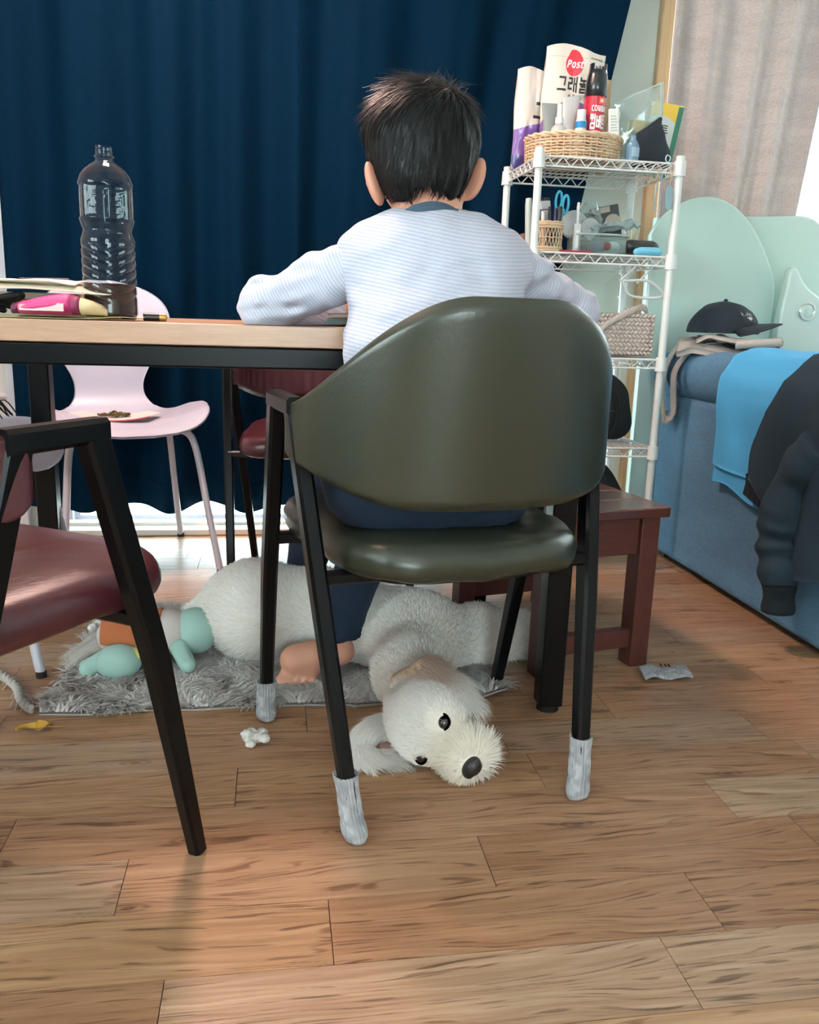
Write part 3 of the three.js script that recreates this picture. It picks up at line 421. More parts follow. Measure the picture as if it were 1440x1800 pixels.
const granolaTex = canvasTex(512, 720, (g, w, h) => {
  g.fillStyle = '#dedbd0'; g.fillRect(0, 0, w, h);
  g.fillStyle = '#7b5aa6'; g.beginPath(); g.ellipse(w * 0.5, h * 0.93, w * 0.62, h * 0.49, 0, 0, 7); g.fill();
  g.fillStyle = '#5a4a94'; g.fillRect(0, h * 0.86, w, h * 0.14);
  g.fillStyle = '#e4ded6'; g.beginPath(); g.ellipse(w * 0.56, h * 0.92, w * 0.4, h * 0.38, 0, 0, 7); g.fill();
  g.strokeStyle = '#f4f0f6'; g.lineWidth = 5; g.beginPath(); g.ellipse(w * 0.56, h * 0.92, w * 0.43, h * 0.405, 0, 0, 7); g.stroke();
  g.fillStyle = '#c5bfae'; g.fillRect(0, h * 0.075, w, 4);
  g.fillStyle = '#cf2f42'; g.beginPath(); g.ellipse(w * 0.47, h * 0.135, w * 0.145, w * 0.14, 0, 0, 7); g.fill();
  g.fillStyle = '#fff'; g.font = 'italic bold 66px sans-serif'; g.textAlign = 'center'; g.fillText('Post', w * 0.47, h * 0.165);
  g.fillStyle = '#3c3a3a'; g.font = 'bold 16px sans-serif'; for (let i = 0; i < 9; i++) g.fillRect(w * 0.74 + i * 12, h * 0.075 - 14 + i, 8, 15);
  hangul(g, ['geu', 'rae', 'nol', 'ra'], w * 0.22, h * 0.235, 74, 96, 13, 0.24);
  hangul(g, ['beul', 'ru', 'be', 'ri'], w * 0.4, h * 0.385, 26, 34, 4.5, 0.42, '#77726c');
  g.fillStyle = '#d8cdea'; g.font = 'bold 44px sans-serif'; g.textAlign = 'left'; g.fillText('30%', 20, h * 0.9);
});
function pouch(name, label, pos, turn, lean, w, h, tex) {
  const o = thing(name, label, 'food pouch', pos, turn, null); o.rotation.order = 'YXZ'; o.rotation.z = lean;
  const bulge = (u, v) => 0.032 * Math.sin(Math.PI * clamp(u)) ** 0.6 * Math.sin(Math.PI * clamp(v * 0.86)) ** 0.7 * (0.85 + 0.3 * noise(u * 4, v * 5 + w * 30)) + 0.003 * noise(u * 9, v * 7);
  const edge = (v) => 1 - 0.05 * Math.sin(v * 7) * Math.sin(v * Math.PI);
  const face = (s) => (u, v) => V((u - 0.5) * w * edge(v), v * h + (v > 0.95 ? 0.01 * Math.sin(u * 5) : 0), s * bulge(u, v));
  const m = mat(0xffffff, 0.28, { map: tex, clearcoat: 0.5, clearcoatRoughness: 0.15 }), b = mat(0xcfcabf, 0.35);
  part('front_film', sheet(face(1), 36, 44, 0.0006), m, o); part('back_film', sheet(face(-1), 24, 30, 0.0006), b, o);
  return o;
}
pouch('cereal_pouch', 'cream and purple cereal pouch with a red round logo standing tall in the basket', [0.903, 1.247, -2.745], -4 * D2R, -0.045, 0.185, 0.345, granolaTex);
pouch('cereal_pouch', 'cream and purple cereal pouch slumping at the left shelf edge', [0.80, 1.242, -2.785], 6 * D2R, -0.03, 0.125, 0.29, canvasTex(256, 512, (g, w, h) => { g.fillStyle = '#d9d3cc'; g.fillRect(0, 0, w, h); g.fillStyle = '#7d5aa4'; g.beginPath(); g.moveTo(0, h * 0.6); g.bezierCurveTo(w * 0.3, h * 0.58, w * 0.5, h * 0.5, w, h * 0.55); g.lineTo(w, h); g.lineTo(0, h); g.fill(); g.fillStyle = '#e6e0da'; g.beginPath(); g.ellipse(w * 0.85, h * 0.72, w * 0.3, h * 0.16, 0, 0, 7); g.fill(); g.fillStyle = '#4c4284'; g.fillRect(0, h * 0.86, w, h * 0.14); hangul(g, ['geu'], w * 0.42, h * 0.31, 110, 92, 16); }));

// wicker tray-basket woven from separate strands
const wicker = [0xcbb291, 0xbfa483, 0xd6bf9f].map((c) => mat(c, 0.75));
{ const o = thing('wicker_basket', 'oval woven wicker basket on the top shelf', 'basket', [0.90, 1.243, -2.66]);
  const A = 0.142, B = 0.125, N = 46, rows = 8;
  for (let k = 0; k < rows; k++) { const y = 0.006 + k * 0.0082, f = 1 + 0.03 * k / rows, pts = []; for (let i = 0; i < N * 2; i++) { const a = i / (N * 2) * 2 * Math.PI, w = 1 + 0.014 * Math.cos(i * Math.PI + k * Math.PI); pts.push(V(Math.cos(a) * A * f * w, y + 0.0009 * Math.sin(i * 1.7 + k), Math.sin(a) * B * f * w)); } part('weave_strand', tube(pts, 0.0036, N * 4, 5, true), wicker[k % 3], o); }
  const st = []; for (let i = 0; i < N; i++) { const a = i / N * 2 * Math.PI; st.push(wire(V(Math.cos(a) * A, 0, Math.sin(a) * B), V(Math.cos(a) * A * 1.03, 0.07, Math.sin(a) * B * 1.03), 0.0025, 5)); } part('stake', join(st), wicker[0], o);
  part('rim', join([0, 1].map((q) => tube(Array.from({ length: 60 }, (_, i) => { const a = i / 60 * 2 * Math.PI, w = 1.03 + 0.018 * Math.cos(i * 1.25 + q * Math.PI); return V(Math.cos(a) * A * w, 0.071 + 0.003 * Math.sin(i * 1.25 + q * Math.PI), Math.sin(a) * B * w); }), 0.0042, 200, 6, true))), wicker[2], o);
  part('base', new THREE.CylinderGeometry(1, 1, 0.004, 40).scale(A * 0.98, 1, B * 0.98).translate(0, 0.003, 0), wicker[1], o); }
// insect spray can
{ const o = thing('spray_can', 'red spray can with a black cap in the wicker basket', 'spray can', [0.938, 1.251, -2.615], -0.1); o.rotation.z = -0.03;
  const canTex = canvasTex(1024, 512, (g, w, h) => { g.fillStyle = '#b3243c'; g.fillRect(0, 0, w, h); g.save(); g.translate(w * 0.27, 0);
    g.fillStyle = '#e4513f'; g.fillRect(88, 12, 100, 52); g.fillStyle = '#ffd9b0'; g.fillRect(108, 22, 58, 26);
    g.fillStyle = '#fff'; g.font = 'bold 66px sans-serif'; g.fillText('COMBAT', -15, 122);
    hangul(g, ['keom', 'bae', 'teu'], -25, 146, 88, 112, 19, 0.16, '#fff');
    g.font = 'italic bold 34px sans-serif'; g.fillText('&PROFESSIONAL', -60, 318);
    g.fillStyle = '#f1c04c'; g.fillRect(30, 342, 104, 38); g.fillStyle = '#8c4520'; for (let i = 0; i < 4; i++) g.fillRect(42 + i * 22, 350, 15, 22);
    g.fillStyle = '#40131c'; g.beginPath(); g.ellipse(80, 470, 90, 80, 0, 0, 7); g.fill(); g.fillStyle = '#fff'; for (let r = 0; r < 2; r++) for (let i = 0; i < 4; i++) { g.fillRect(18 + i * 36 + (i > 1 ? 10 : 0), 424 + r * 46, 28, 7); g.fillRect(22 + i * 36 + (i > 1 ? 10 : 0), 436 + r * 46, 20, 20); }
    g.restore(); });
  part('can_body', new THREE.CylinderGeometry(0.032, 0.032, 0.176, 48, 1, false).rotateY(-2.1).translate(0, 0.088, 0), mat(0xffffff, 0.25, { map: canTex, clearcoat: 0.6, clearcoatRoughness: 0.1 }), o);
  const cap = part('cap', loft([[0.176, 0.0335], [0.211, 0.033], [0.236, 0.029], [0.25, 0.0265]].map(([y, r]) => Array.from({ length: 40 }, (_, i) => V(Math.cos(i / 40 * 2 * Math.PI) * r, y, Math.sin(i / 40 * 2 * Math.PI) * r)))), mat(0x101a20, 0.3, { clearcoat: 0.5 }), o);
  for (const s of [-1, 1]) part('cap_horn', loft([[0.248, 0.0265], [0.267, 0.0255]].map(([y, r]) => { const q = []; for (let i = 0; i <= 10; i++) { const a = (s < 0 ? Math.PI : 0) + (i / 10 - 0.5) * 1.5; q.push(V(Math.cos(a) * r, y, Math.sin(a) * r)); } for (let i = 10; i >= 0; i--) { const a = (s < 0 ? Math.PI : 0) + (i / 10 - 0.5) * 1.5; q.push(V(Math.cos(a) * (r - 0.006), y, Math.sin(a) * (r - 0.006))); } return q; }), { crease: 0.5 }), mat(0x101a20, 0.3), cap);
  part('nozzle', new THREE.CylinderGeometry(0.008, 0.009, 0.016, 18).translate(0, 0.256, 0), mat(0x9aa4a6, 0.3, { metalness: 0.6 }), cap); }
const lathe = (pts, n = 36) => new THREE.LatheGeometry(pts.map(([r, y]) => new THREE.Vector2(r, y)), n);
{ const o = thing('spray_bottle', 'small translucent white pump spray bottle in the wicker basket', 'bottle', [0.832, 1.25, -2.6]);
  part('bottle_body', lathe([[0, 0], [0.024, 0], [0.026, 0.004], [0.026, 0.07], [0.022, 0.085], [0.012, 0.094], [0.0105, 0.098]]), mat(0xdfe6e6, 0.2, { transmission: 0.4, thickness: 0 }), o);
  part('pump', lathe([[0.012, 0.096], [0.012, 0.112], [0.008, 0.118], [0.008, 0.15], [0.0, 0.152]]), mat(0xe8eeee, 0.35), o);
  part('label', new THREE.CylinderGeometry(0.0265, 0.0265, 0.03, 30, 1, true, -1.0, 2.0).translate(0, 0.05, 0), mat(0xb93a44, 0.5), o); }
{ const o = thing('grey_tube', 'grey plastic tube with a flat crimped end behind the spray bottle', 'tube', [0.826, 1.25, -2.66]);
  part('tube_body', loft([[0, 0.018, 0.018], [0.05, 0.022, 0.02], [0.12, 0.026, 0.012], [0.165, 0.034, 0.002]].map(([y, a, b]) => Array.from({ length: 24 }, (_, i) => V(Math.cos(i / 24 * 6.2832) * a, y, Math.sin(i / 24 * 6.2832) * b)))), mat(0x87918f, 0.4), o); }
{ const o = thing('medicine_tube', 'white ointment tube with dark lettering leaning in the wicker basket', 'tube', [0.872, 1.25, -2.645]); o.rotation.z = -0.05;
  const t = canvasTex(256, 512, (g, w, h) => { g.fillStyle = '#ccd6d6'; g.fillRect(0, 0, w, h); g.fillStyle = '#a9b6b8'; for (let i = 0; i < 26; i++) g.fillRect(0, i * 9, w, 2); hangul(g, ['so', 'rae', 'dak'], 60, 300, 34, 42, 6, 0.2); g.fillStyle = '#5a6468'; g.fillRect(62, 356, 70, 9); g.strokeStyle = '#5a6468'; g.lineWidth = 4; g.beginPath(); g.arc(90, 410, 20, 0, 7); g.stroke(); });
  part('tube_body', sheet((u, v) => { const a = u * 2 * Math.PI - Math.PI / 2 + Math.PI; return V(Math.cos(a) * mix(0.018, 0.027, v), v * 0.185 + 0.006 * Math.cos(a) * v, Math.sin(a) * mix(0.017, 0.002, v ** 2)); }, 40, 12, 0.0008), mat(0xffffff, 0.3, { map: t, clearcoat: 0.4 }), o); }
{ const o = thing('white_bottle', 'small white bottle with a blue label band beside the red can', 'bottle', [0.894, 1.25, -2.585]); part('bottle_body', lathe([[0, 0], [0.016, 0], [0.017, 0.003], [0.017, 0.1], [0.013, 0.112], [0.013, 0.135], [0, 0.137]]), mat(0xd5e2e2, 0.25), o); part('label_band', new THREE.CylinderGeometry(0.0174, 0.0174, 0.018, 30, 1, true).translate(0, 0.093, 0), mat(0x1d7fb8, 0.4), o); }
for (const [x, r, l] of [[0.99, -0.12, 'white paper medicine sachet leaning beside the red can'], [1.008, 0.1, 'white paper medicine sachet leaning against the basket rim']]) { const o = thing('paper_sachet', l, 'sachet', [x, 1.25, -2.6 + r * 0.1], -0.1); o.rotation.z = r; part('sachet', new RoundedBoxGeometry(0.032, 0.145, 0.01, 2, 0.004).translate(0, 0.075, 0), mat(0xdfe7e2, 0.7), o); for (let k = 0; k < 6; k++) part('print_line', boxAt(-0.011, 0.010 - 0.002 * (k % 3), 0.085 + k * 0.008, 0.087 + k * 0.008, 0.0051, 0.0056), mat(0x9aa8a4, 0.7), o); }
{ const o = thing('wood_board', 'narrow tan wooden board upright behind the red can', 'board', [1.045, 1.243, -2.80]); part('board', boxAt(-0.014, 0.014, 0, 0.285, -0.006, 0.006, 0.002), mat(0xb99d7c, 0.6), o); }
// clear zip bag
const film = mat(0xf6fcfb, 0.1, { transmission: 0.88, thickness: 0, clearcoat: 0.6 });
{ const o = thing('zip_bag', 'clear plastic zip bag bulging open at the top right of the shelf', 'plastic bag', [1.07, 1.25, -2.66]);
  const f = (s) => (u, v) => { const c = V(mix(-0.055, 0.105, u) + 0.0 - 0.04 * (1 - v) * (1 - u) * 0.4, mix(0.02, 0.175, v) + 0.075 * u * v + 0.02 * (1 - v) * u, 0); c.z = s * (0.045 * Math.sin(Math.PI * clamp(u * 0.92 + 0.04)) * Math.sin(Math.PI * clamp(v * 0.8 + 0.1)) + 0.006 * noise(u * 6 + s, v * 6)); c.x += 0.004 * noise(u * 5, v * 9); return c; };
  part('front_film', sheet(f(1), 30, 30, 0.0005), film, o); part('back_film', sheet(f(-1), 30, 30, 0.0005), film, o);
  part('zip_strip', join([0.97, 0.93].map((u) => tube(Array.from({ length: 12 }, (_, i) => f(1)(u, i / 11)), 0.002, 30, 6))), mat(0xd6efec, 0.2, { transmission: 0.3, thickness: 0 }), o);
  part('edge_seal', tube(Array.from({ length: 20 }, (_, i) => f(1)(0.02, i / 19)).concat(Array.from({ length: 16 }, (_, i) => f(1)(0.05 + 0.9 * i / 15, 0.99))), 0.0015, 80, 6), mat(0xd6efec, 0.2), o); }
{ const o = thing('yellow_packet', 'yellow packet with print seen through the clear zip bag', 'packet', [1.125, 1.3, -2.70], -0.1); o.rotation.z = -0.08; part('packet', new RoundedBoxGeometry(0.085, 0.075, 0.02, 2, 0.006).translate(0, 0.055, 0), mat(0xd2b54a, 0.5), o); part('print', boxAt(-0.03, 0.03, 0.045, 0.06, 0.0102, 0.0108), mat(0x6b5a2c, 0.6), o); part('green_stripe', boxAt(-0.042, -0.034, 0.02, 0.09, 0.0102, 0.0108), mat(0x3f7d55, 0.6), o); }
{ const o = thing('lotion_bottle', 'pale blue translucent bottle beside the wicker basket', 'bottle', [1.056, 1.243, -2.575]); part('bottle_body', lathe([[0, 0], [0.018, 0], [0.02, 0.003], [0.02, 0.05], [0.013, 0.064], [0.009, 0.068], [0.009, 0.08], [0, 0.081]]), mat(0x9cc4dc, 0.12, { transmission: 0.55, thickness: 0, clearcoat: 0.5 }), o); part('label', new THREE.CylinderGeometry(0.0205, 0.0205, 0.026, 24, 1, true, -0.5, 1.8).translate(0, 0.032, 0), mat(0x8fa9bd, 0.5), o); }
{ const o = thing('black_pouch', 'dark navy cloth pouch slumped on the right end of the top shelf', 'pouch', [1.133, 1.243, -2.63]);
  part('pouch_body', skin(blob([[[-0.035, 0.03, 0], [0.035, 0.03, 0], 0.03, 0.032], [[-0.03, 0.06, 0], [0.03, 0.055, -0.01], 0.032, 0.028], [[-0.03, 0.085, 0], [0.012, 0.115, -0.005], 0.018, 0.012], [[0.012, 0.115, -0.005], [0.03, 0.145, -0.008], 0.012, 0.006], [[0.0, 0.09, 0], [0.022, 0.09, 0], 0.02, 0.02]], 0.03), [-0.09, -0.01, -0.07], [0.09, 0.17, 0.07], 0.005), mat(0x16222c, 0.8), o);
  part('cord_loop', tube([V(0.05, 0.012, 0.03), V(0.055, 0.03, 0.034), V(0.043, 0.036, 0.035), V(0.04, 0.022, 0.035), V(0.058, 0.01, 0.03)], 0.0015, 30, 6), mat(0xcfe0e4, 0.5), o); }
{ const o = thing('picture_book', 'thin yellow and green book standing at the shelf back', 'book', [1.205, 1.243, -2.76], -12 * D2R); o.rotation.z = -0.15;
  part('pages', boxAt(-0.05, 0.047, 0.002, 0.218, -0.004, 0.003), mat(0xe9eee8, 0.8), o);
  part('cover', boxAt(-0.05, 0.05, 0, 0.22, 0.003, 0.0048), mat(0xffffff, 0.4, { map: canvasTex(256, 512, (g, w, h) => { g.fillStyle = '#b9c9c8'; g.fillRect(0, 0, w, h); g.fillStyle = '#d9b843'; g.fillRect(0, 0, w, h * 0.24); g.fillStyle = '#bccaca'; g.beginPath(); g.ellipse(w * 0.35, h * 0.3, 120, 70, 0, 0, 7); g.fill(); g.fillStyle = '#1f6b56'; g.fillRect(w * 0.84, h * 0.02, w * 0.16, h); g.fillStyle = '#30383a'; hangul(g, ['teu'], 110, 150, 60, 56, 8); g.fillRect(120, 300, 60, 70); }) }), o);
  part('back_cover', boxAt(-0.05, 0.05, 0, 0.22, -0.006, -0.0042), mat(0x2d7a5c, 0.5), o); }
for (const [x, l] of [[1.103, 'iridescent cloud-shaped charm hanging left under the top shelf'], [1.146, 'iridescent cloud-shaped charm hanging right beside the shelf post']]) {
  const o = thing('hanging_charm', l, 'charm', [x, 1.212, -2.492], x > 1.12 ? 0.15 : 1.1);
  const s = new THREE.Shape(); for (let i = 0; i <= 60; i++) { const a = i / 60 * 2 * Math.PI, r = 1 + 0.13 * Math.abs(Math.sin(a * 2.5)); const X = Math.cos(a) * 0.0105 * r, Y = -0.07 + Math.sin(a) * 0.032 * r; i ? s.lineTo(X, Y) : s.moveTo(X, Y); }
  part('charm_plate', new THREE.ExtrudeGeometry(s, { depth: 0.003, bevelEnabled: true, bevelSize: 0.001, bevelThickness: 0.001, bevelSegments: 2 }), mat(0x9cb8bd, 0.12, { metalness: 0.3, iridescence: 1 }), o);
  part('string', join([tube([V(-0.004, 0.02, 0), V(-0.003, 0, 0.004), V(0, -0.034, 0.002)], 0.0009, 10, 5), tube([V(0.003, 0.02, 0), V(0.003, 0, 0.004), V(0, -0.034, 0.002)], 0.0009, 10, 5)]), mat(0xc9a877, 0.6), o); part('ring', new THREE.TorusGeometry(0.005, 0.0012, 8, 18).translate(0, 0.02, 0), mat(0xb9bcbc, 0.3, { metalness: 0.8 }), o); }

// ---------- second tier ----------
const T2 = TIERS[1] + 0.003;
{ const o = thing('pen_basket', 'small openwork wicker pen basket on the second shelf', 'basket', [0.812, T2, -2.56]);
  const R = 0.037, H = 0.085, st = []; for (let i = 0; i < 22; i++) for (const s of [1, -1]) { const a = i / 22 * 2 * Math.PI, b = a + s * 0.28; st.push(wire(V(Math.cos(a) * R, 0.01, Math.sin(a) * R), V(Math.cos(b) * R, H - 0.012, Math.sin(b) * R), 0.0013, 4)); } part('lattice', join(st), wicker[2], o);
  const ringAt = (y, r, rad) => tube(Array.from({ length: 30 }, (_, i) => V(Math.cos(i / 30 * 6.2832) * r, y + 0.0012 * Math.sin(i * 2.1), Math.sin(i / 30 * 6.2832) * r)), rad, 70, 6, true);
  part('rim', join([ringAt(H - 0.006, R, 0.005), ringAt(H - 0.014, R, 0.004), ringAt(H, R, 0.004)]), wicker[0], o); part('foot_ring', join([ringAt(0.005, R, 0.005), ringAt(0.013, R, 0.004), ringAt(0.042, R, 0.0022)]), wicker[0], o); part('base', new THREE.CylinderGeometry(R, R, 0.003, 24).translate(0, 0.003, 0), wicker[1], o); }
const stick = (name, label, cat, x, z, h, r, color, tiltX, tiltZ, extra) => { const o = thing(name, label, cat, [x, T2 + 0.007, z]); o.rotation.z = tiltZ; o.rotation.x = tiltX; part('barrel', lathe([[0, 0], [r * 0.8, 0.001], [r, 0.006], [r, h * 0.86], [r * 0.8, h], [0, h + 0.001]], 14), mat(color, 0.4), o); if (extra) extra(o, h, r); return o; };
{ const o = thing('hair_clipper', 'silver hair clipper with a toothed head in the pen basket', 'hair clipper', [0.806, T2 + 0.005, -2.565]); o.rotation.z = 0.1; part('clipper_body', new RoundedBoxGeometry(0.026, 0.115, 0.016, 3, 0.006).translate(0, 0.06, 0), mat(0xb8bfc2, 0.3, { metalness: 0.5 }), o); const hd = part('clipper_head', boxAt(-0.016, 0.016, 0.117, 0.143, -0.008, 0.008, 0.003), mat(0xa9adb0, 0.3, { metalness: 0.6 }), o); for (let k = 0; k < 5; k++) part('tooth', boxAt(-0.0145 + k * 0.0066, -0.0115 + k * 0.0066, 0.143, 0.152, -0.003, 0.003), mat(0x222629, 0.5), hd); }
stick('marker_pen', 'dark violet marker pen in the pen basket', 'pen', 0.818, -2.547, 0.118, 0.0055, 0x2c2452, 0, -0.03);
stick('marker_pen', 'black and white pen in the pen basket', 'pen', 0.808, -2.543, 0.122, 0.0045, 0x1d1f22, 0, 0.05);
stick('hair_brush', 'black rounded brush handle in the pen basket', 'brush', 0.831, -2.55, 0.125, 0.009, 0x23282b, 0, -0.04);
stick('toothbrush_cup', 'clear slim plastic tube standing left of the shelf post', 'tube', 0.762, -2.6, 0.15, 0.011, 0xb8c8c6, 0, 0.06);
stick('glue_stick', 'white plastic stick in the pen basket', 'stick', 0.793, -2.55, 0.105, 0.006, 0xd9dcd8, 0, 0.08);
{ const o = thing('scissors', 'turquoise-handled scissors upright in the pen basket', 'scissors', [0.84, T2 + 0.004, -2.57], 0.2); o.rotation.z = -0.06; const m = mat(0x2f9fbf, 0.35);
  for (const s of [-1, 1]) part('handle_loop', tube(Array.from({ length: 16 }, (_, i) => { const a = i / 16 * 2 * Math.PI; return V(s * 0.008 + Math.cos(a) * 0.0095 + 0.003 * s, 0.146 + (s > 0 ? -0.008 : 0) + Math.sin(a) * 0.026, 0.002 * s); }), 0.0042, 50, 8, true), m, o);
  part('handle_neck', join([-1, 1].map((s) => tube([V(s * 0.008, 0.124, 0), V(0, 0.1, 0), V(0, 0.08, 0)], 0.0055, 14, 8))), m, o); part('blade', boxAt(-0.006, 0.006, 0.005, 0.085, -0.002, 0.002), mat(0xb5b9bb, 0.25, { metalness: 0.9 }), o); }
for (const [x, z, r, y, l] of [[0.93, -2.69, 0.043, 0.098, 'larger round white paddle behind the clear box'], [0.975, -2.67, 0.03, 0.088, 'smaller round white paddle behind the clear box']]) { const o = thing('round_paddle', l, 'paddle', [x, T2, z]); part('disc', new THREE.CylinderGeometry(r, r, 0.012, 40).rotateX(Math.PI / 2).translate(0, y, 0), mat(0xb8bfc0, 0.45), o); part('handle', boxAt(-0.009, 0.009, 0, y - r + 0.006, -0.005, 0.005, 0.003), mat(0xb8bfc0, 0.45), o); }
{ const o = thing('white_brush', 'slim white upright cleaning brush in front of the paddles', 'brush', [0.905, T2, -2.585]); part('handle', lathe([[0, 0.085], [0.005, 0.088], [0.004, 0.11], [0.0055, 0.135], [0.004, 0.15], [0, 0.152]], 16), mat(0xd9dfdc, 0.4), o); part('clip', new RoundedBoxGeometry(0.024, 0.09, 0.016, 2, 0.005).translate(0, 0.045, 0), mat(0xcfd6d4, 0.4), o); part('clip_window', boxAt(-0.006, 0.006, 0.02, 0.07, 0.0075, 0.009), mat(0xf0f2f0, 0.4), o); }
{ const o = thing('green_jar', 'dark green round jar lid wrapped in clear film', 'jar', [1.0, T2, -2.745]); part('jar_body', lathe([[0, 0], [0.034, 0], [0.036, 0.004], [0.036, 0.13], [0.03, 0.14], [0, 0.141]]).rotateZ(0.0), mat(0x3c574e, 0.35), o);
  part('film_wrap', sheet((u, v) => { const a = u * 2 * Math.PI, r = 0.04 * (1 - 0.6 * v ** 3) * (1 + 0.15 * noise(u * 12, v * 6)); return V(Math.cos(a) * r, 0.1 + v * 0.075 + 0.008 * noise(u * 10 + 4, v * 3), Math.sin(a) * r); }, 40, 14, 0.0005), film, o); }
{ const o = thing('carton_box', 'dark grey carton with a beige round print tilted at the back of the second shelf', 'box', [1.078, T2 + 0.06, -2.76], -0.1); o.rotation.z = 0.22; part('carton', boxAt(-0.045, 0.045, 0.0, 0.11, -0.03, 0.0, 0.002), mat(0x3e4442, 0.6), o); const c = mat(0xb5aaa0, 0.6); part('print_disc', new THREE.CylinderGeometry(0.027, 0.027, 0.001, 32).rotateX(Math.PI / 2).translate(0.02, 0.055, 0.0008), c, o); part('print_band', boxAt(-0.044, 0.016, 0.09, 0.108, 0.0002, 0.0012), c, o); }
{ const o = thing('support_box', 'plain grey storage box at the back of the second shelf', 'box', [1.085, T2, -2.775]); part('box_body', boxAt(-0.05, 0.05, 0, 0.05, -0.035, 0.035, 0.004), mat(0x8c938f, 0.7), o); }
{ const o = thing('clear_box', 'clear plastic box of oddments in the middle of the second shelf', 'plastic box', [0.985, T2, -2.625]); const q = mat(0xe4f0ee, 0.08, { transmission: 0.9, thickness: 0 });
  part('front_wall', boxAt(-0.075, 0.075, 0.002, 0.06, 0.049, 0.051), q, o); part('back_wall', boxAt(-0.075, 0.075, 0.002, 0.06, -0.051, -0.049), q, o); part('side_wall', boxAt(-0.077, -0.075, 0.002, 0.06, -0.051, 0.051), q, o); part('side_wall', boxAt(0.075, 0.077, 0.002, 0.06, -0.051, 0.051), q, o); part('box_floor', boxAt(-0.077, 0.077, 0, 0.002, -0.051, 0.051), q, o); part('box_rim', tube([V(-0.079, 0.06, -0.053), V(-0.079, 0.06, 0.053), V(0.079, 0.06, 0.053), V(0.079, 0.06, -0.053)], 0.003, 60, 6, true), mat(0xdfeeeb, 0.2, { transmission: 0.5, thickness: 0 }), o); }
for (const [x, z, c, w, l] of [[0.94, -2.63, 0x4f4a4c, 0.03, 'dark grey rolled cloth inside the clear box'], [0.975, -2.62, 0x55688a, 0.028, 'slate blue rolled cloth inside the clear box'], [0.99, -2.60, 0x6a4a44, 0.022, 'brown cloth roll inside the clear box'], [1.03, -2.64, 0xbfd3dd, 0.03, 'pale blue folded wrap inside the clear box']]) solo('rolled_cloth', skin(blob([[[-0.012, 0.022, -0.02], [0.012, 0.024, 0.02], w * 0.6, w * 0.6]]), [-0.05, -0.01, -0.06], [0.05, 0.06, 0.06], 0.005), mat(c, 0.85), l, 'cloth', null, [x, T2 + 0.004, z]);
{ const o = thing('film_bag', 'crumpled clear plastic bag lying over the clear box', 'plastic bag', [1.05, T2 + 0.07, -2.66]); part('film', sheet((u, v) => V((u - 0.5) * 0.15, 0.02 * u + 0.022 * Math.abs(noise(u * 6, v * 5)) + 0.02 * Math.sin(Math.PI * v) - 0.004, (v - 0.5) * 0.08), 36, 20, 0.0005), mat(0xe8f5f6, 0.12, { transmission: 0.7, thickness: 0, clearcoat: 0.6 }), o); }
{ const o = thing('mini_basket', 'tiny wicker cup holding beige sticks on the second shelf', 'basket', [1.096, T2, -2.63]); const st = []; for (let k = 0; k < 7; k++) st.push(tube(Array.from({ length: 20 }, (_, i) => V(Math.cos(i / 20 * 6.2832) * (0.019 + k * 0.0007), 0.003 + k * 0.0055, Math.sin(i / 20 * 6.2832) * (0.019 + k * 0.0007))), 0.003, 40, 5, true)); part('weave', join(st), mat(0x9c8467, 0.8), o); part('base', new THREE.CylinderGeometry(0.019, 0.019, 0.003, 20).translate(0, 0.002, 0), wicker[1], o); for (let k = 0; k < 6; k++) part('stick', wire(V(-0.01 + k * 0.004, 0.005, 0), V(-0.02 + k * 0.009, 0.07 + 0.01 * (k % 3), 0.005 * (k % 2)), 0.002), mat(0xcbb793, 0.7), o); }
solo('glasses_case', skin(blob([[[-0.04, 0.034, 0], [0.036, 0.03, 0], 0.018, 0.016], [[-0.03, 0.032, -0.012], [0.03, 0.034, -0.012], 0.02, 0.02]], 0.02), [-0.08, 0, -0.05], [0.08, 0.07, 0.05], 0.004), mat(0x12181b, 0.3, { clearcoat: 0.6 }), 'glossy black soft pouch at the right end of the second shelf', 'pouch', null, [1.125, T2 - 0.002, -2.6]);
solo('folded_cloth', skin(blob([[[-0.036, 0.011, 0], [0.034, 0.012, 0], 0.011, 0.009], [[-0.02, 0.014, -0.008], [0.026, 0.017, -0.008], 0.011, 0.01]], 0.015), [-0.07, -0.005, -0.04], [0.07, 0.045, 0.04], 0.004), mat(0x6db8d2, 0.9), 'light blue folded cloth at the front right of the second shelf', 'cloth', null, [1.115, T2, -2.53]);
solo('brown_box', boxAt(-0.025, 0.025, 0, 0.06, -0.03, 0.03, 0.003), mat(0x8a5e4b, 0.7), 'small brown box at the left end of the second shelf', 'box', null, [0.775, T2, -2.66]);
solo('red_strip', boxAt(-0.05, 0.05, 0, 0.008, -0.02, 0.02, 0.002), mat(0x9e2a3c, 0.5), 'flat red packet under the pen basket side on the second shelf', 'packet', null, [0.885, T2, -2.545]);
// towel hanger below tier two
{ const o = thing('wire_hanger', 'white wire hanging frame below the second shelf', 'hanger'); const q = [];
  for (const z of [-2.56, -2.68]) { q.push(wire(V(1.16, 0.962, z), V(1.10, 0.9, z), 0.003), wire(V(1.10, 0.955, z), V(1.045, 0.905, z), 0.003)); }
  q.push(tube([V(1.05, 0.905, -2.55), V(1.14, 0.905, -2.55), V(1.185, 0.865, -2.55), V(1.08, 0.865, -2.56), V(1.05, 0.905, -2.55)], 0.0045, 40, 6)); part('hook', join(q.slice(0, 2)), whiteWire, o); part('hook', join(q.slice(2, 4)), whiteWire, o); part('loop', q[4], whiteWire, o);
  part('brace', wire(V(1.165, 0.87, -2.86), V(1.268, 0.71, -2.79), 0.003), whiteWire, o); }
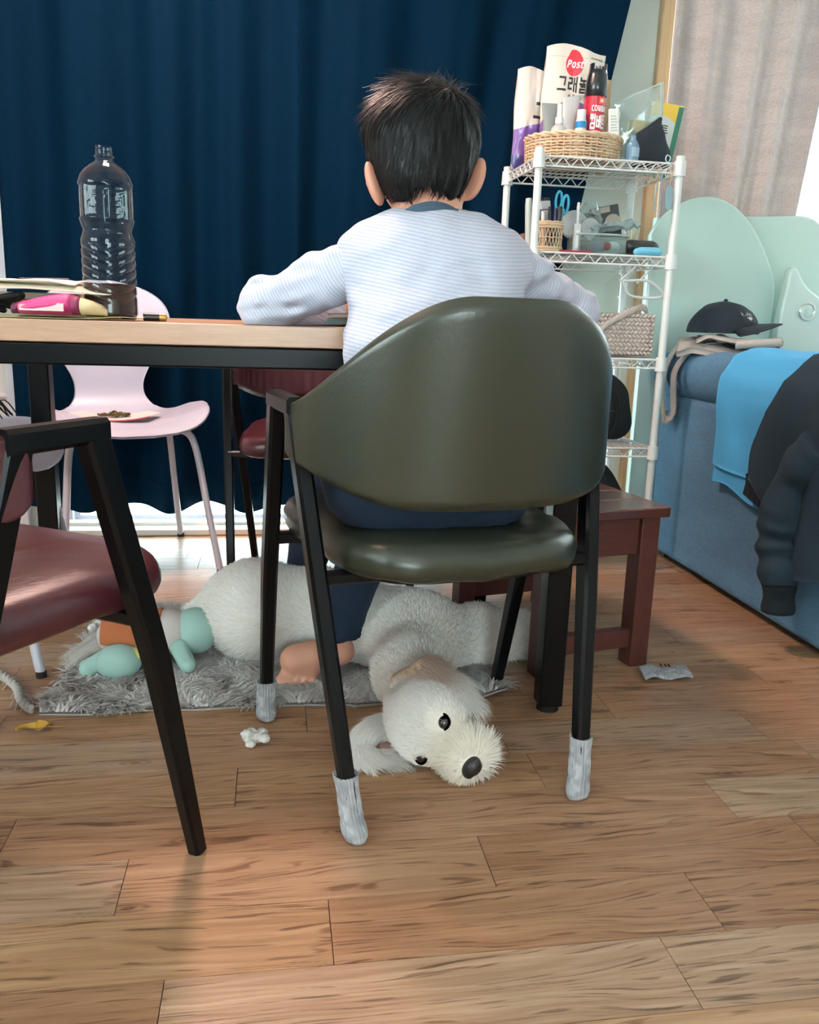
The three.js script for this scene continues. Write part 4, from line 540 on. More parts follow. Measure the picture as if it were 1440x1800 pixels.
// ---------- third tier: crocheted bag ----------
{ const o = thing('crochet_bag', 'beige crocheted handbag with a braided strap on the third shelf', 'bag', [1.09, TIERS[2] + 0.003, -2.62], -0.12), yarn = [0xc3b6ad, 0xb9aba2, 0xcdc0b7].map((c) => mat(c, 0.95));
  o.scale.setScalar(1.08);
  part('bag_body', new RoundedBoxGeometry(0.158, 0.122, 0.088, 4, 0.022).translate(0, 0.064, 0), yarn[1], o);
  const st = [[], []]; const knot = new THREE.SphereGeometry(1, 8, 6);
  for (const s of [1, -1]) for (let r = 0; r < 10; r++) for (let c = 0; c < 13; c++) { const x = -0.074 + c * 0.0123 + (r % 2) * 0.004, y = 0.012 + r * 0.0118; st[(c + r) % 2].push(knot.clone().scale(0.0085, 0.0045, 0.0045).rotateZ(r % 2 ? 0.6 : -0.6).translate(x, y, s * 0.0445)); }
  for (let r = 0; r < 10; r++) for (let c = 0; c < 7; c++) for (const s of [1, -1]) st[(c + r) % 2].push(knot.clone().scale(0.0045, 0.0045, 0.0085).rotateX(r % 2 ? 0.6 : -0.6).translate(s * 0.0795, 0.012 + r * 0.0118, -0.036 + c * 0.012));
  part('stitches', join(st[0]), yarn[0], o); part('stitches', join(st[1]), yarn[2], o);
  const strap = [V(0.07, 0.12, 0.0), V(0.05, 0.142, 0.03), V(0.0, 0.128, 0.05), V(-0.05, 0.1, 0.054), V(-0.085, 0.07, 0.05)]; const cv = new THREE.CatmullRomCurve3(strap);
  part('strap', join([0, 1, 2].map((k) => tube(Array.from({ length: 40 }, (_, i) => { const p = cv.getPointAt(i / 39), a = i * 0.9 + k * 2.094; return p.add(V(0, Math.cos(a) * 0.006, Math.sin(a) * 0.003)); }), 0.0045, 120, 6))), yarn[0], o); }
// ---------- lower tiers: black bags ----------
{ const o = thing('backpack', 'black backpack on the fourth shelf behind the olive chair', 'backpack', [1.055, TIERS[3] + 0.003, -2.66]);
  part('bag_body', skin(blob([[[-0.06, 0.07, 0], [0.05, 0.06, 0], 0.06, 0.058], [[-0.06, 0.15, -0.01], [0.03, 0.14, 0], 0.06, 0.06], [[-0.05, 0.185, -0.02], [0.0, 0.185, -0.01], 0.04, 0.035]], 0.05), [-0.16, -0.02, -0.12], [0.16, 0.27, 0.12], 0.008), mat(0x0d1416, 0.75), o);
  part('strap', tube([V(-0.02, 0.21, 0.02), V(0.02, 0.15, 0.068), V(0.03, 0.07, 0.066), V(0.01, 0.012, 0.06)], 0.006, 40, 8), mat(0x0a0f11, 0.8), o); part('zip', tube([V(-0.08, 0.1, 0.055), V(0.0, 0.105, 0.064), V(0.08, 0.09, 0.045)], 0.002, 30, 6), mat(0x394246, 0.5), o); }
{ const o = thing('black_bag', 'black cloth bag slumped on the bottom shelf above the stool', 'bag', [1.03, TIERS[4] + 0.003, -2.62]);
  part('bag_body', skin(blob([[[-0.09, 0.08, 0], [0.06, 0.07, 0], 0.08, 0.07], [[-0.08, 0.17, 0.02], [0.03, 0.14, 0.01], 0.07, 0.055], [[-0.05, 0.215, 0.0], [0.01, 0.19, 0], 0.04, 0.04]], 0.05), [-0.2, -0.02, -0.13], [0.18, 0.3, 0.13], 0.009), mat(0x0f1618, 0.85), o);
  part('handle', tube([V(-0.07, 0.2, 0.06), V(-0.05, 0.26, 0.06), V(-0.01, 0.255, 0.05), V(0.02, 0.18, 0.06)], 0.006, 30, 8), mat(0x141c1f, 0.8), o); }
// ---------- clothes and cap on the sofa ----------
const overRoll = (s, off) => { // s metres from the crest; negative = inner side, positive = down the face
  const pts = [[1.56, 0.55], [1.52, 0.63], [1.47, 0.69], [1.38, 0.708], [1.30, 0.69], [1.262, 0.63], [1.262, 0.57], [1.272, 0.5], [1.276, 0.3], [1.276, 0.0]]; let a = 0; const acc = pts.map((p, i) => (i ? a += Math.hypot(p[0] - pts[i - 1][0], p[1] - pts[i - 1][1]) : 0)); const t = s + acc[3]; let k = 0; while (k < pts.length - 2 && t > acc[k + 1]) k++;
  const f = (t - acc[k]) / (acc[k + 1] - acc[k]), p = [mix(pts[k][0], pts[k + 1][0], f), mix(pts[k][1], pts[k + 1][1], f)], dx = pts[k + 1][0] - pts[k][0], dy = pts[k + 1][1] - pts[k][1], l = Math.hypot(dx, dy); return [p[0] + dy / l * off, p[1] - dx / l * off]; };
const dropTo = (y) => 0.228 + (0.57 - y); // length along the path for a hem at height y
function drape(zl, zr, s0, s1, off, fold, k) { return (u, v) => { const s = mix(s0, s1(u), v), z = mix(zl(v), zr(v), u), hang = smooth(0.05, 0.35, s), o = off + fold * (0.6 + 0.5 * Math.sin(u * k + 0.6 * Math.sin(v * 3)) + 0.4 * noise(u * 5 + k, v * 5)) * (0.35 + hang); const [x, y] = overRoll(s, o); return V(x, y, z); }; }
{ const o = thing('blue_sweatshirt', 'bright sky blue sweatshirt draped over the sofa back', 'sweatshirt'), m = mat(0x4ba6d8, 0.9, { sheen: 0.3, bumpMap: weaveBump, bumpScale: 0.0004 });
  part('garment_body', sheet(drape((v) => mix(-2.33, -2.265, smooth(0.15, 0.45, v)), () => -1.85, -0.12, (u) => dropTo(mix(0.405, 0.38, u)), 0.012, 0.009, 9), 40, 40, 0.005), m, o);
  part('under_layer', sheet(drape((v) => mix(-2.26, -2.275, v), () => -1.86, 0.15, (u) => dropTo(mix(0.352, 0.318, u) + 0.01 * Math.sin(u * 9)), 0.006, 0.004, 7), 30, 30, 0.004), m, o);
  part('collar_fold', sheet((u, v) => V(1.275 + 0.03 * v - 0.012 * Math.sin(u * 3), 0.675 - 0.075 * u + 0.01 * v, -2.245 - 0.045 * Math.sin(Math.PI * u) * (1 - v) + 0.05 * v), 14, 8, 0.004), m, o); }
const darkCloth = mat(0x132a36, 0.85, { bumpMap: weaveBump, bumpScale: 0.0005 });
{ const o = thing('dark_jacket', 'dark blue-black jacket with ribbed cuffs hanging over the sofa back', 'jacket');
  part('jacket_body', sheet(drape((v) => v < 0.42 ? mix(-2.0, -1.915, smooth(0.2, 0.42, v)) : mix(-1.915, -2.045, smooth(0.42, 0.9, v)), (v) => -1.35, -0.16, (u) => dropTo(mix(0.4, 0.22, smooth(0, 0.35, u)) + 0.015 * Math.sin(u * 13)), 0.022, 0.02, 21), 90, 60, 0.008), darkCloth, o);
  const slv = (pts, r) => part('sleeve', tube(pts, (u) => r * (1 - 0.3 * u) * (1 + 0.09 * Math.sin(u * 34 + 2 * Math.sin(u * 9)) * (0.3 + u) + 0.12 * noise(u * 9, r * 90)), 90, 24), darkCloth, o);
  part('waistband', sheet((u, v) => { const z = mix(-2.05, -1.93, u), y = mix(0.402, 0.345, v) - 0.03 * u; return V(1.243 - 0.006 * Math.abs(Math.sin(u * 60)), y, z + 0.004 * Math.sin(v * 4)); }, 90, 8, 0.012), mat(0x0d1c25, 0.95), o);
  const s2 = slv([V(1.25, 0.52, -1.76), V(1.232, 0.42, -1.83), V(1.218, 0.28, -1.85), V(1.216, 0.165, -1.815)], 0.062); part('cuff', tube([V(1.216, 0.175, -1.816), V(1.219, 0.1, -1.812)], (u) => 0.038 + 0.002 * Math.sin(u * 9), 8, 20), mat(0x0a171e, 0.95), s2); }
solo('black_trousers', sheet(drape((v) => mix(-2.02, -1.99, v), () => -1.5, -0.1, (u) => dropTo(0.56), 0.004, 0.003, 6), 20, 16, 0.006), mat(0x10161a, 0.9), 'black folded garment under the blue sweatshirt on the sofa roll', 'garment');
const canvasMat = mat(0xb5aea6, 0.92, { bumpMap: weaveBump, bumpScale: 0.0006 });
{ const o = thing('tote_bag', 'beige canvas tote bag folded flat with a strap hanging down', 'tote bag', [1.415, 0.703, -2.545], -28 * D2R);
  part('bag_fold', sheet((u, v) => V((u - 0.5) * 0.3, 0.014 + 0.012 * Math.sin(u * 5 + 1) + 0.01 * noise(u * 6, v * 6) - 0.03 * smooth(0.8, 1, v), (v - 0.5) * 0.2), 40, 24, 0.016), canvasMat, o);
  part('bag_fold', sheet((u, v) => V((u - 0.5) * 0.25 + 0.03, 0.034 + 0.006 * Math.sin(u * 7) + 0.008 * noise(u * 7 + 4, v * 6), (v - 0.5) * 0.17 + 0.012), 36, 20, 0.012), canvasMat, o);
  part('rolled_edge', tube([V(0.02, 0.022, 0.098), V(0.08, 0.028, 0.1), V(0.15, 0.034, 0.085)], 0.013, 24, 12), canvasMat, o);
  const strip = (pts, w) => { const c = new THREE.CatmullRomCurve3(pts); return sheet((u, v) => { const p = c.getPointAt(v), t = c.getTangentAt(v), s = V(0.35, 0.05, 0.93).cross(t).cross(t).normalize(); return p.addScaledVector(s, (u - 0.5) * w); }, 4, 44, 0.003); };
  const loc = (x, y, z) => o.worldToLocal(V(x, y, z)); o.updateMatrixWorld();
  part('strap', strip([loc(1.40, 0.728, -2.64), loc(1.30, 0.715, -2.64), loc(1.257, 0.64, -2.635), loc(1.256, 0.55, -2.64), loc(1.268, 0.495, -2.635), loc(1.262, 0.482, -2.605), loc(1.266, 0.5, -2.575), loc(1.256, 0.58, -2.565), loc(1.256, 0.64, -2.565), loc(1.31, 0.715, -2.545), loc(1.40, 0.73, -2.53)], 0.048), canvasMat, o); }
{ const o = thing('baseball_cap', 'dark navy baseball cap with embroidered lettering on the tote bag', 'cap', [1.435, 0.758, -2.565], -28 * D2R), m = mat(0x15232d, 0.85, { bumpMap: weaveBump, bumpScale: 0.0004 });
  part('crown', skin((x, y, z) => Math.max(ell(x, y, z, [-0.025, 0.0, 0], [0.098, 0.088, 0.083]) - 0.002 * noise(x * 40, z * 40), -y), [-0.14, -0.02, -0.1], [0.09, 0.11, 0.1], 0.005), m, o);
  part('brim', sheet((u, v) => { const a = (u - 0.5) * 2.5, r = mix(0.07, 0.15 - 0.03 * Math.abs(a) ** 1.6 * 0.5, v); return V(-0.02 + Math.cos(a) * r, 0.026 - 0.042 * (Math.sin(a) ** 2) * (0.4 + v * 0.6) + 0.004 * v, Math.sin(a) * 0.09); }, 32, 12, 0.004), m, o);
  o.scale.setScalar(1.12);
  part('button', new THREE.SphereGeometry(0.006, 12, 8).translate(-0.025, 0.089, 0), m, o);
  const t = canvasTex(256, 96, (g, w, h) => { g.fillStyle = '#15232d'; g.fillRect(0, 0, w, h); g.fillStyle = '#aab4ba'; g.lineWidth = 7; g.strokeStyle = '#aab4ba'; for (let i = 0; i < 7; i++) { g.beginPath(); g.moveTo(20 + i * 30, 18 + (i % 3) * 4); g.lineTo(28 + i * 30, 44); g.lineTo(40 + i * 30, 22 + (i % 2) * 10); g.stroke(); } g.fillStyle = '#c9b9b4'; g.beginPath(); g.moveTo(70, 60); g.lineTo(130, 52); g.lineTo(150, 66); g.lineTo(110, 84); g.closePath(); g.fill(); });
  part('embroidery', sheet((u, v) => { const a = 1.05 - u * 0.85, y = 0.032 + v * 0.032, k = Math.sqrt(1 - (y / 0.088) ** 2) * 1.012; return V(-0.025 + Math.cos(a) * 0.098 * k, y, Math.sin(a) * 0.083 * k); }, 14, 6, 0.0015), mat(0xffffff, 0.7, { map: t }), o); }

// ---------- things on the table ----------
const petR = (y, a) => { // 1.5 l bottle profile with waist, panels and slanted ribs
  const P = [[0, 0.036], [0.004, 0.043], [0.012, 0.045], [0.02, 0.045], [0.13, 0.0445], [0.142, 0.0445], [0.152, 0.041], [0.158, 0.0395], [0.166, 0.042], [0.176, 0.0452], [0.19, 0.0455], [0.225, 0.0455], [0.24, 0.0445], [0.253, 0.040], [0.263, 0.0325], [0.271, 0.023], [0.276, 0.0155], [0.28, 0.0135], [0.282, 0.0135], [0.2825, 0.0165], [0.286, 0.0165], [0.2865, 0.0135], [0.292, 0.0135], [0.2925, 0.0142], [0.295, 0.0142], [0.2955, 0.013], [0.303, 0.0128]];
  let k = 0; while (k < P.length - 2 && y > P[k + 1][0]) k++; let r = mix(P[k][1], P[k + 1][1], clamp((y - P[k][0]) / (P[k + 1][0] - P[k][0])));
  if (y > 0.03 && y < 0.135) { const tri = Math.abs(((a / Math.PI * 2 + 8) % 2) - 1), q = ((y - 0.014 * tri * 1.6) / 0.0165) % 1; r -= 0.0034 * Math.exp(-(((q - 0.5) / 0.16) ** 2)); }
  if (y > 0.178 && y < 0.236) { const f = Math.abs(Math.cos(a * 3)); r -= 0.0028 * smooth(0.25, 0.5, f) * smooth(0.178, 0.183, y) * smooth(0.236, 0.231, y) + 0.0006 * noise(a * 9, y * 300) * smooth(0.4, 0.6, f); }
  return r; };
{ const o = thing('plastic_bottle', 'large clear ribbed plastic bottle a quarter full of dark liquid', 'bottle', [-0.283, TT, -1.588], 0.3); o.scale.set(1, 0.945, 1);
  const rings = []; for (let y = 0; y <= 0.3031; y += 0.00165) rings.push(Array.from({ length: 72 }, (_, i) => { const a = i / 72 * 2 * Math.PI, r = petR(y, a); return V(Math.cos(a) * r, y, Math.sin(a) * r); }));
  part('bottle_shell', loft(rings, { cap: false }), mat(0xf2fbfb, 0.03, { transmission: 1, thickness: 0, ior: 1.4, specularIntensity: 0.8 }), o);
  const lq = []; for (let y = 0.0025; y <= 0.066; y += 0.0018) lq.push(Array.from({ length: 64 }, (_, i) => { const a = i / 64 * 2 * Math.PI, r = petR(y, a) - 0.0014; return V(Math.cos(a) * r, y, Math.sin(a) * r); }));
  part('dark_liquid', loft(lq), mat(0x32120a, 0.35), o); }
const paperTex = dataTex(256, 256, (u, v) => { const l = (v * 14) % 1 < 0.08 && u > 0.1 && u < 0.1 + 0.7 * hash2(Math.floor(v * 14), 3) ? 0.93 : 1, t = 0.97 + 0.05 * fbm(u * 8, v * 8); return [240 * t * l, 228 * t * l, 206 * t * l]; });
const cream = mat(0xffffff, 0.85, { map: paperTex });
{ const o = thing('yellow_sheet', 'pale yellow paper sheet lying flat under the pencil case', 'paper', [-0.4, TT + 0.0012, -1.585], 0.02); part('sheet', sheet((u, v) => V((u - 0.5) * 0.28, 0.002 + 0.003 * (u > 0.75 ? (u - 0.75) * 3 : 0) * v + 0.0015 * noise(u * 5, v * 5), (v - 0.5) * 0.15), 24, 12, 0.001), mat(0xe6e0a6, 0.8), o); part('sheet', sheet((u, v) => V((u - 0.5) * 0.2 + 0.07, 0.0045 + 0.001 * noise(u * 6, v * 6), (v - 0.5) * 0.12), 20, 10, 0.001), mat(0xece4c4, 0.8), o); }
{ const o = thing('pencil_case', 'pink pencil-shaped pouch with a beige tip and white stripe', 'pencil case', [-0.362, TT + 0.0075, -1.532], 0.04);
  const seg = (xs, m, n) => part(n, loft(xs.map(([x, a, b]) => Array.from({ length: 28 }, (_, i) => { const t = i / 28 * 2 * Math.PI; return V(x, a + Math.sin(t) * a * (1 + 0.06 * noise(t * 2, x * 60)), Math.cos(t) * b); }))), m, o);
  seg([[-0.068, 0.006, 0.012], [-0.066, 0.0085, 0.02], [-0.058, 0.0095, 0.023], [-0.055, 0.0095, 0.024]], mat(0x5e2340, 0.6), 'pouch_end');
  seg([[-0.055, 0.0098, 0.024], [-0.03, 0.013, 0.029], [0.0, 0.0168, 0.031], [0.02, 0.0172, 0.031], [0.028, 0.0165, 0.031]], mat(0xd0427e, 0.55), 'pouch_body');
  seg([[0.028, 0.0166, 0.0312], [0.036, 0.0158, 0.031], [0.042, 0.0148, 0.03]], mat(0x8c2f57, 0.6), 'pouch_band');
  seg([[0.042, 0.0148, 0.03], [0.06, 0.0125, 0.024], [0.075, 0.009, 0.014], [0.082, 0.005, 0.006]], mat(0xd6bf95, 0.7), 'pouch_tip');
  part('white_stripe', sheet((u, v) => V(mix(-0.052, 0.018, u), 0.006 + v * 0.012 * (0.75 + 0.3 * u) + 0.001 * Math.sin(u * 30) * Math.sin(v * 9), mix(0.0235, 0.0315, u) * (1 - 0.06 * (v - 0.35) ** 2) + 0.0006), 30, 8, 0.0012), mat(0xdec6c2, 0.7), o); }
const books = [[0.2, 0.15, 0.016, 0xe7dcd2, 'white'], [0.19, 0.14, 0.014, 0xc98a6a, 'terracotta'], [0.21, 0.15, 0.012, 0xd8cfd2, 'pale lilac']];
{ let y = TT + 0.001; books.forEach(([w, d, h, c, n], k) => { const o = thing('notebook', `${n} covered notebook in the pile left of the bottle`, 'notebook', [-0.475 + 0.012 * k, y, -1.765 + 0.008 * k], 0.15 - 0.12 * k); part('pages', boxAt(-w / 2, w / 2 - 0.002, 0.0015, h - 0.0015, -d / 2 + 0.002, d / 2 - 0.002), mat(0xeee6da, 0.9), o); for (const q of [0, h - 0.0015]) part('cover', boxAt(-w / 2 - 0.001, w / 2, q, q + 0.0015, -d / 2, d / 2), mat(c, 0.6), o); y += h + 0.0005; }); }
{ const o = thing('paper_wad', 'cream open envelope lying tilted on the pile beside the bottle', 'paper', [-0.425, TT + 0.0455, -1.61], 0.04);
  part('sheet', sheet((u, v) => V(mix(-0.15, 0.125, u) + (0.045 * (1 - Math.abs(v - 0.35) * 1.8)) * smooth(0.7, 1, u), 0.004 + 0.012 * v + 0.007 * Math.sin(u * 3.2) * v + 0.003 * noise(u * 5, v * 4) - 0.006 * smooth(0.75, 1, u), (0.5 - v) * 0.17), 40, 20, 0.0012), cream, o);
  part('sheet', sheet((u, v) => V(mix(-0.16, 0.09, u), 0.012 + 0.008 * v + 0.004 * noise(u * 6 + 9, v * 5), (0.45 - v) * 0.16), 30, 16, 0.0012), mat(0xe4dccc, 0.85), o);
  part('printed_patch', sheet((u, v) => V(mix(-0.02, 0.06, u), 0.0225 + 0.002 * u, -0.03 - v * 0.02), 6, 4, 0.0006), mat(0xb9b4c4, 0.7), o); }
{ const o = thing('white_block', 'small white block behind the pencil case', 'eraser', [-0.31, TT + 0.007, -1.68], 0.1); part('block', boxAt(-0.022, 0.022, 0, 0.036, -0.015, 0.015, 0.003), mat(0xddd2c6, 0.6), o); part('sleeve', boxAt(-0.0225, -0.004, -0.0004, 0.0364, -0.0156, 0.0156, 0.002), mat(0xbcb0a8, 0.6), o); }
{ const o = thing('tangled_cable', 'tangled black cord loops at the left end of the table edge', 'cord', [-0.485, TT + 0.004, -1.575]); for (let k = 0; k < 5; k++) part('loop', tube(Array.from({ length: 14 }, (_, i) => { const a = i / 14 * 2 * Math.PI; return V(Math.cos(a + k) * (0.03 + 0.006 * k) + 0.008 * k - 0.02, 0.006 + 0.006 * k + 0.005 * Math.sin(a * 2 + k), Math.sin(a) * (0.018 + 0.003 * k)); }), 0.0045, 60, 8, true), mat(0x101113, 0.7), o); }
{ const o = thing('battery', 'small black and gold battery lying on the table', 'battery', [-0.214, TT + 0.0072, -1.62], 0.15); part('battery_body', lathe([[0, -0.02], [0.006, -0.02], [0.0072, -0.018], [0.0072, 0.008]], 24).rotateZ(-Math.PI / 2), mat(0x141312, 0.35), o); part('gold_end', lathe([[0.0072, 0.008], [0.0072, 0.019], [0.006, 0.0205], [0, 0.0205]], 24).rotateZ(-Math.PI / 2), mat(0xb59a5a, 0.3, { metalness: 0.7 }), o); part('terminal', lathe([[0.0024, 0.0205], [0.0024, 0.0222], [0, 0.0222]], 16).rotateZ(-Math.PI / 2), mat(0xb5b5b5, 0.3, { metalness: 0.9 }), o); }
{ const o = thing('open_workbook', 'open workbook with teal page edges under the boy’s arms', 'book', [0.24, TT + 0.0005, -1.72], -0.06); o.userData.label = 'open workbook with teal page edges under the forearms of the boy';
  for (const s of [-1, 1]) { part('page_block', sheet((u, v) => V(s * (0.004 + u * 0.2), 0.009 + 0.011 * Math.sin(Math.PI * (0.15 + u * 0.75)), (v - 0.5) * 0.25), 16, 4, (u) => 0.012 * (1 - 0.5 * u)), mat(0xd9e2e0, 0.85), o); for (let k = 0; k < 6; k++) part('page_edge', boxAt(s * 0.02, s * 0.2, 0.004 + k * 0.0018, 0.005 + k * 0.0018, 0.1255, 0.1262), mat(k % 2 ? 0x5f9a9a : 0x9fc0be, 0.8), o); } }
// ---------- dish on the white chair ----------
{ const o = thing('paper_plate', 'red-edged white paper with a scrap of greens on the shell chair', 'food', [-0.465, 0.4585, -2.585], 0.12);
  part('paper', sheet((u, v) => V((u - 0.5) * 0.26 * (1 - 0.5 * Math.abs(v - 0.5)), 0.006 + 0.012 * (u - 0.5) ** 2 * 4, (v - 0.5) * 0.14), 16, 8, 0.0015), mat(0xe8d8d6, 0.7), o); part('red_edge', sheet((u, v) => V((u - 0.5) * 0.265 * 0.75, 0.004 + 0.012 * (u - 0.5) ** 2 * 4, 0.069 + v * 0.004), 16, 1, 0.003), mat(0xa8303c, 0.7), o);
  const gs = [[], []]; for (let k = 0; k < 90; k++) { const a = rr(0, 6.28), r = rr(0, 1) ** 0.6; gs[k % 4 ? 0 : 1].push(new THREE.TetrahedronGeometry(rr(0.004, 0.009)).scale(1.6, 0.7, 0.6).rotateY(rr(0, 6)).rotateZ(rr(-0.6, 0.6)).translate(Math.cos(a) * r * 0.048, 0.012 + 0.012 * (1 - r) * rnd() + 0.002, Math.sin(a) * r * 0.02)); }
  part('greens', join(gs[0]), mat(0x4a5226, 0.8), o); part('red_bits', join(gs[1]), mat(0x8a3228, 0.7), o); }
{ const o = thing('woven_bag', 'black woven bag on the shell chair at the table end', 'bag', [-0.76, 0.462, -2.0]); part('bag_body', skin(blob([[[-0.08, 0.05, 0], [0.1, 0.045, 0.02], 0.055, 0.045]], 0.02), [-0.18, -0.02, -0.1], [0.2, 0.14, 0.12], 0.007), mat(0x0d0d0e, 0.8), o); const st = []; for (let k = 0; k < 60; k++) { const x = rr(-0.1, 0.13), z = rr(-0.03, 0.05); st.push(tube([V(x, 0.085, z), V(x + 0.03, 0.1 + rr(0, 0.012), z + rr(-0.02, 0.02)), V(x + 0.06, 0.075, z + rr(-0.02, 0.03))], 0.0016, 8, 4)); } part('fringe', join(st), mat(0x17171a, 0.6), o).userData.kind = 'stuff'; }

// ---------- rug ----------
const rugMat = mat(0xffffff, 0.95);
{ const o = thing('shaggy_rug', 'small grey shaggy rug under the table', 'rug');
  const lift = (x, z) => 0.025 * smooth(0.40, 0.5, x) * smooth(-1.72, -1.62, z);
  part('rug_base', sheet((u, v) => { const x = mix(-0.455, 0.475, u) + 0.008 * noise(u * 6, v * 9 + 4), z = mix(-1.598, -2.21, v) + 0.008 * noise(u * 9, v * 5); return V(x, 0.004 + lift(x, z), z); }, 50, 34, 0.006), mat(0xa39d99, 0.95), o);
  strands('pile', strandGeo(0.5, 3, 0.75), rugMat, 30000, () => { const u = rnd(), v = rnd(), x = mix(-0.455, 0.475, u) + 0.008 * noise(u * 6, v * 9 + 4), z = mix(-1.598, -2.21, v) + 0.008 * noise(u * 9, v * 5), a = fbm(x * 16, z * 16, 2) * 9 + rr(-0.5, 0.5), d = V(Math.cos(a), 0, Math.sin(a)), t = rr(0.55, 0.82) + 0.12 * fbm(x * 30, z * 30, 2); return { p: V(x, 0.005 + lift(x, z), z), dir: V(d.x * 0.8, rr(0.5, 1), d.z * 0.8), bend: V(d.x, -0.6, d.z), l: rr(0.02, 0.036), w: rr(0.0035, 0.0065), c: [t * 0.86, t * 0.82, t * 0.79] }; }, o); }
// ---------- plush toy ----------
{ const o = thing('plush_toy', 'mint plush animal toy with a white body and orange back on the rug', 'plush toy', [-0.285, 0.026, -1.845]), aqua = mat(0xa6c9c0, 0.95, { sheen: 0.5 }), wh = mat(0xcfc6c2, 0.95, { sheen: 0.5 }), or = mat(0xb0653f, 0.95, { sheen: 0.4 });
  const B = (list, m, n, k = 0.02, par = o) => { const lo = [1, 1, 1], hi = [-1, -1, -1]; for (const c of list) { const e = c.length === 4 ? [[c[0], [c[2], c[2], c[2]]], [c[1], [c[3], c[3], c[3]]]] : [[c[0], c[1]]]; for (const [q, r] of e) for (let i = 0; i < 3; i++) { lo[i] = Math.min(lo[i], q[i] - r[i] - 0.015); hi[i] = Math.max(hi[i], q[i] + r[i] + 0.015); } } return part(n, skin(blob(list, k), lo, hi, 0.0045), m, par); };
  const body = B([[[-0.06, 0.045, 0], [0.05, 0.05, 0], 0.047, 0.052]], wh, 'body');
  part('orange_back', skin((x, y, z) => Math.max(cone(x, y, z, [-0.06, 0.047, 0], [0.05, 0.053, 0], 0.0485, 0.0535), -(y - 0.04 - 0.004 * Math.sin(x * 90)), 0.018 - Math.abs(x + 0.004) * 0 + (x - 0.052), -(x + 0.095)), [-0.13, 0, -0.08], [0.12, 0.13, 0.08], 0.004), or, body);
  B([[[0.105, 0.052, 0.0], [0.052, 0.052, 0.05]]], aqua, 'head');
  B([[[0.075, 0.03, 0.05], [0.095, 0.006, 0.085], 0.02, 0.018]], aqua, 'foreleg'); B([[[0.02, 0.025, 0.05], [0.035, 0.008, 0.075], 0.024, 0.024]], aqua, 'hindleg');
  B([[[-0.05, 0.012, 0.07], [0.048, 0.038, 0.04]]], aqua, 'second_head'); B([[[-0.085, 0.01, 0.06], [-0.112, 0.0, 0.07], 0.022, 0.02]], aqua, 'ear'); B([[[-0.02, 0.03, 0.065], [-0.005, 0.028, 0.075], 0.012, 0.01]], mat(0xcfc06a, 0.9), 'yellow_beak');
  const tail = B([[[-0.09, 0.03, 0.0], [-0.15, 0.0, 0.02], 0.02, 0.014]], wh, 'tail'); const sm = sampler(tail.geometry);
  strands('tail_fur', strandGeo(0.4, 3), mat(0xffffff, 0.9), 900, () => { const [p, n] = sm(); return { p, dir: V(-1, -0.2, 0.3).addScaledVector(n, 0.5), bend: V(0, -1, 0), l: rr(0.02, 0.035), w: 0.0012, c: [0.72, 0.68, 0.62] }; }, tail); }
function fluff(name, label, pos, r, n) { const list = []; for (let k = 0; k < n; k++) list.push([[rr(-r, r), rr(0.2, 0.9) * r, rr(-r, r)], [rr(0.35, 0.6) * r, rr(0.3, 0.5) * r, rr(0.35, 0.6) * r]]); const f = blob(list, r * 0.3), g = skin((x, y, z) => f(x, y, z) + 0.0025 * n3(x * 220, y * 220, z * 220), [-1.9 * r, -0.5 * r, -1.9 * r], [1.9 * r, 2 * r, 1.9 * r], r * 0.1); g.computeBoundingBox(); g.translate(0, -g.boundingBox.min.y, 0); return solo(name, g, mat(0xdad6d0, 0.95, { sheen: 0.5 }), label, 'fluff', null, pos); }
fluff('cotton_fluff', 'clump of white stuffing fluff on the bare floor', [-0.042, 0, -1.462], 0.02, 9);
fluff('cotton_fluff', 'small tuft of white stuffing at the rug edge by the plush toy', [-0.425, 0.03, -1.99], 0.016, 7);
{ const o = thing('yellow_leaf', 'crumpled dry yellow leaf on the floor by the rug corner', 'leaf', [-0.452, 0, -1.545], 0.2); part('leaf_blade', sheet((u, v) => V((u - 0.5) * 0.06, 0.006 + 0.006 * Math.sin(u * 7) * (v - 0.3) + 0.006 * Math.abs(v - 0.5) * 2, (v - 0.5) * 0.036 * Math.sin(Math.PI * u) ** 0.6 * (0.8 + 0.4 * noise(u * 9, 2))), 24, 10, 0.001), mat(0xb88a35, 0.7), o); part('stem', tube([V(0.025, 0.006, 0), V(0.04, 0.005, 0.003), V(0.055, 0.003, 0.001)], 0.0012, 10, 5), mat(0xb08234, 0.7), o); }
{ const o = thing('chew_rope', 'frayed grey rope chew at the left photo edge', 'rope toy'); const c = new THREE.CatmullRomCurve3([V(-0.64, 0.014, -1.85), V(-0.585, 0.014, -1.79), V(-0.53, 0.014, -1.72), V(-0.5, 0.014, -1.65), V(-0.474, 0.013, -1.612)]);
  for (let k = 0; k < 3; k++) part('strand', tube(Array.from({ length: 50 }, (_, i) => { const t = i / 49, p = c.getPointAt(t), a = i * 0.75 + k * 2.094; return p.add(V(Math.cos(a) * 0.005, Math.sin(a) * 0.005, 0)); }), 0.0055, 160, 7), mat(0xb0aaa4, 0.95), o);
  const st = []; for (let k = 0; k < 40; k++) { const p = c.getPointAt(rnd()), a = rr(0, 6.28); st.push(tube([p, p.clone().add(V(Math.cos(a) * 0.012, 0.004, Math.sin(a) * 0.012)), p.clone().add(V(Math.cos(a) * 0.024, -0.008, Math.sin(a) * 0.024))], 0.0008, 6, 4)); } part('frayed_threads', join(st), mat(0xc0bab4, 0.95), o).userData.kind = 'stuff'; }
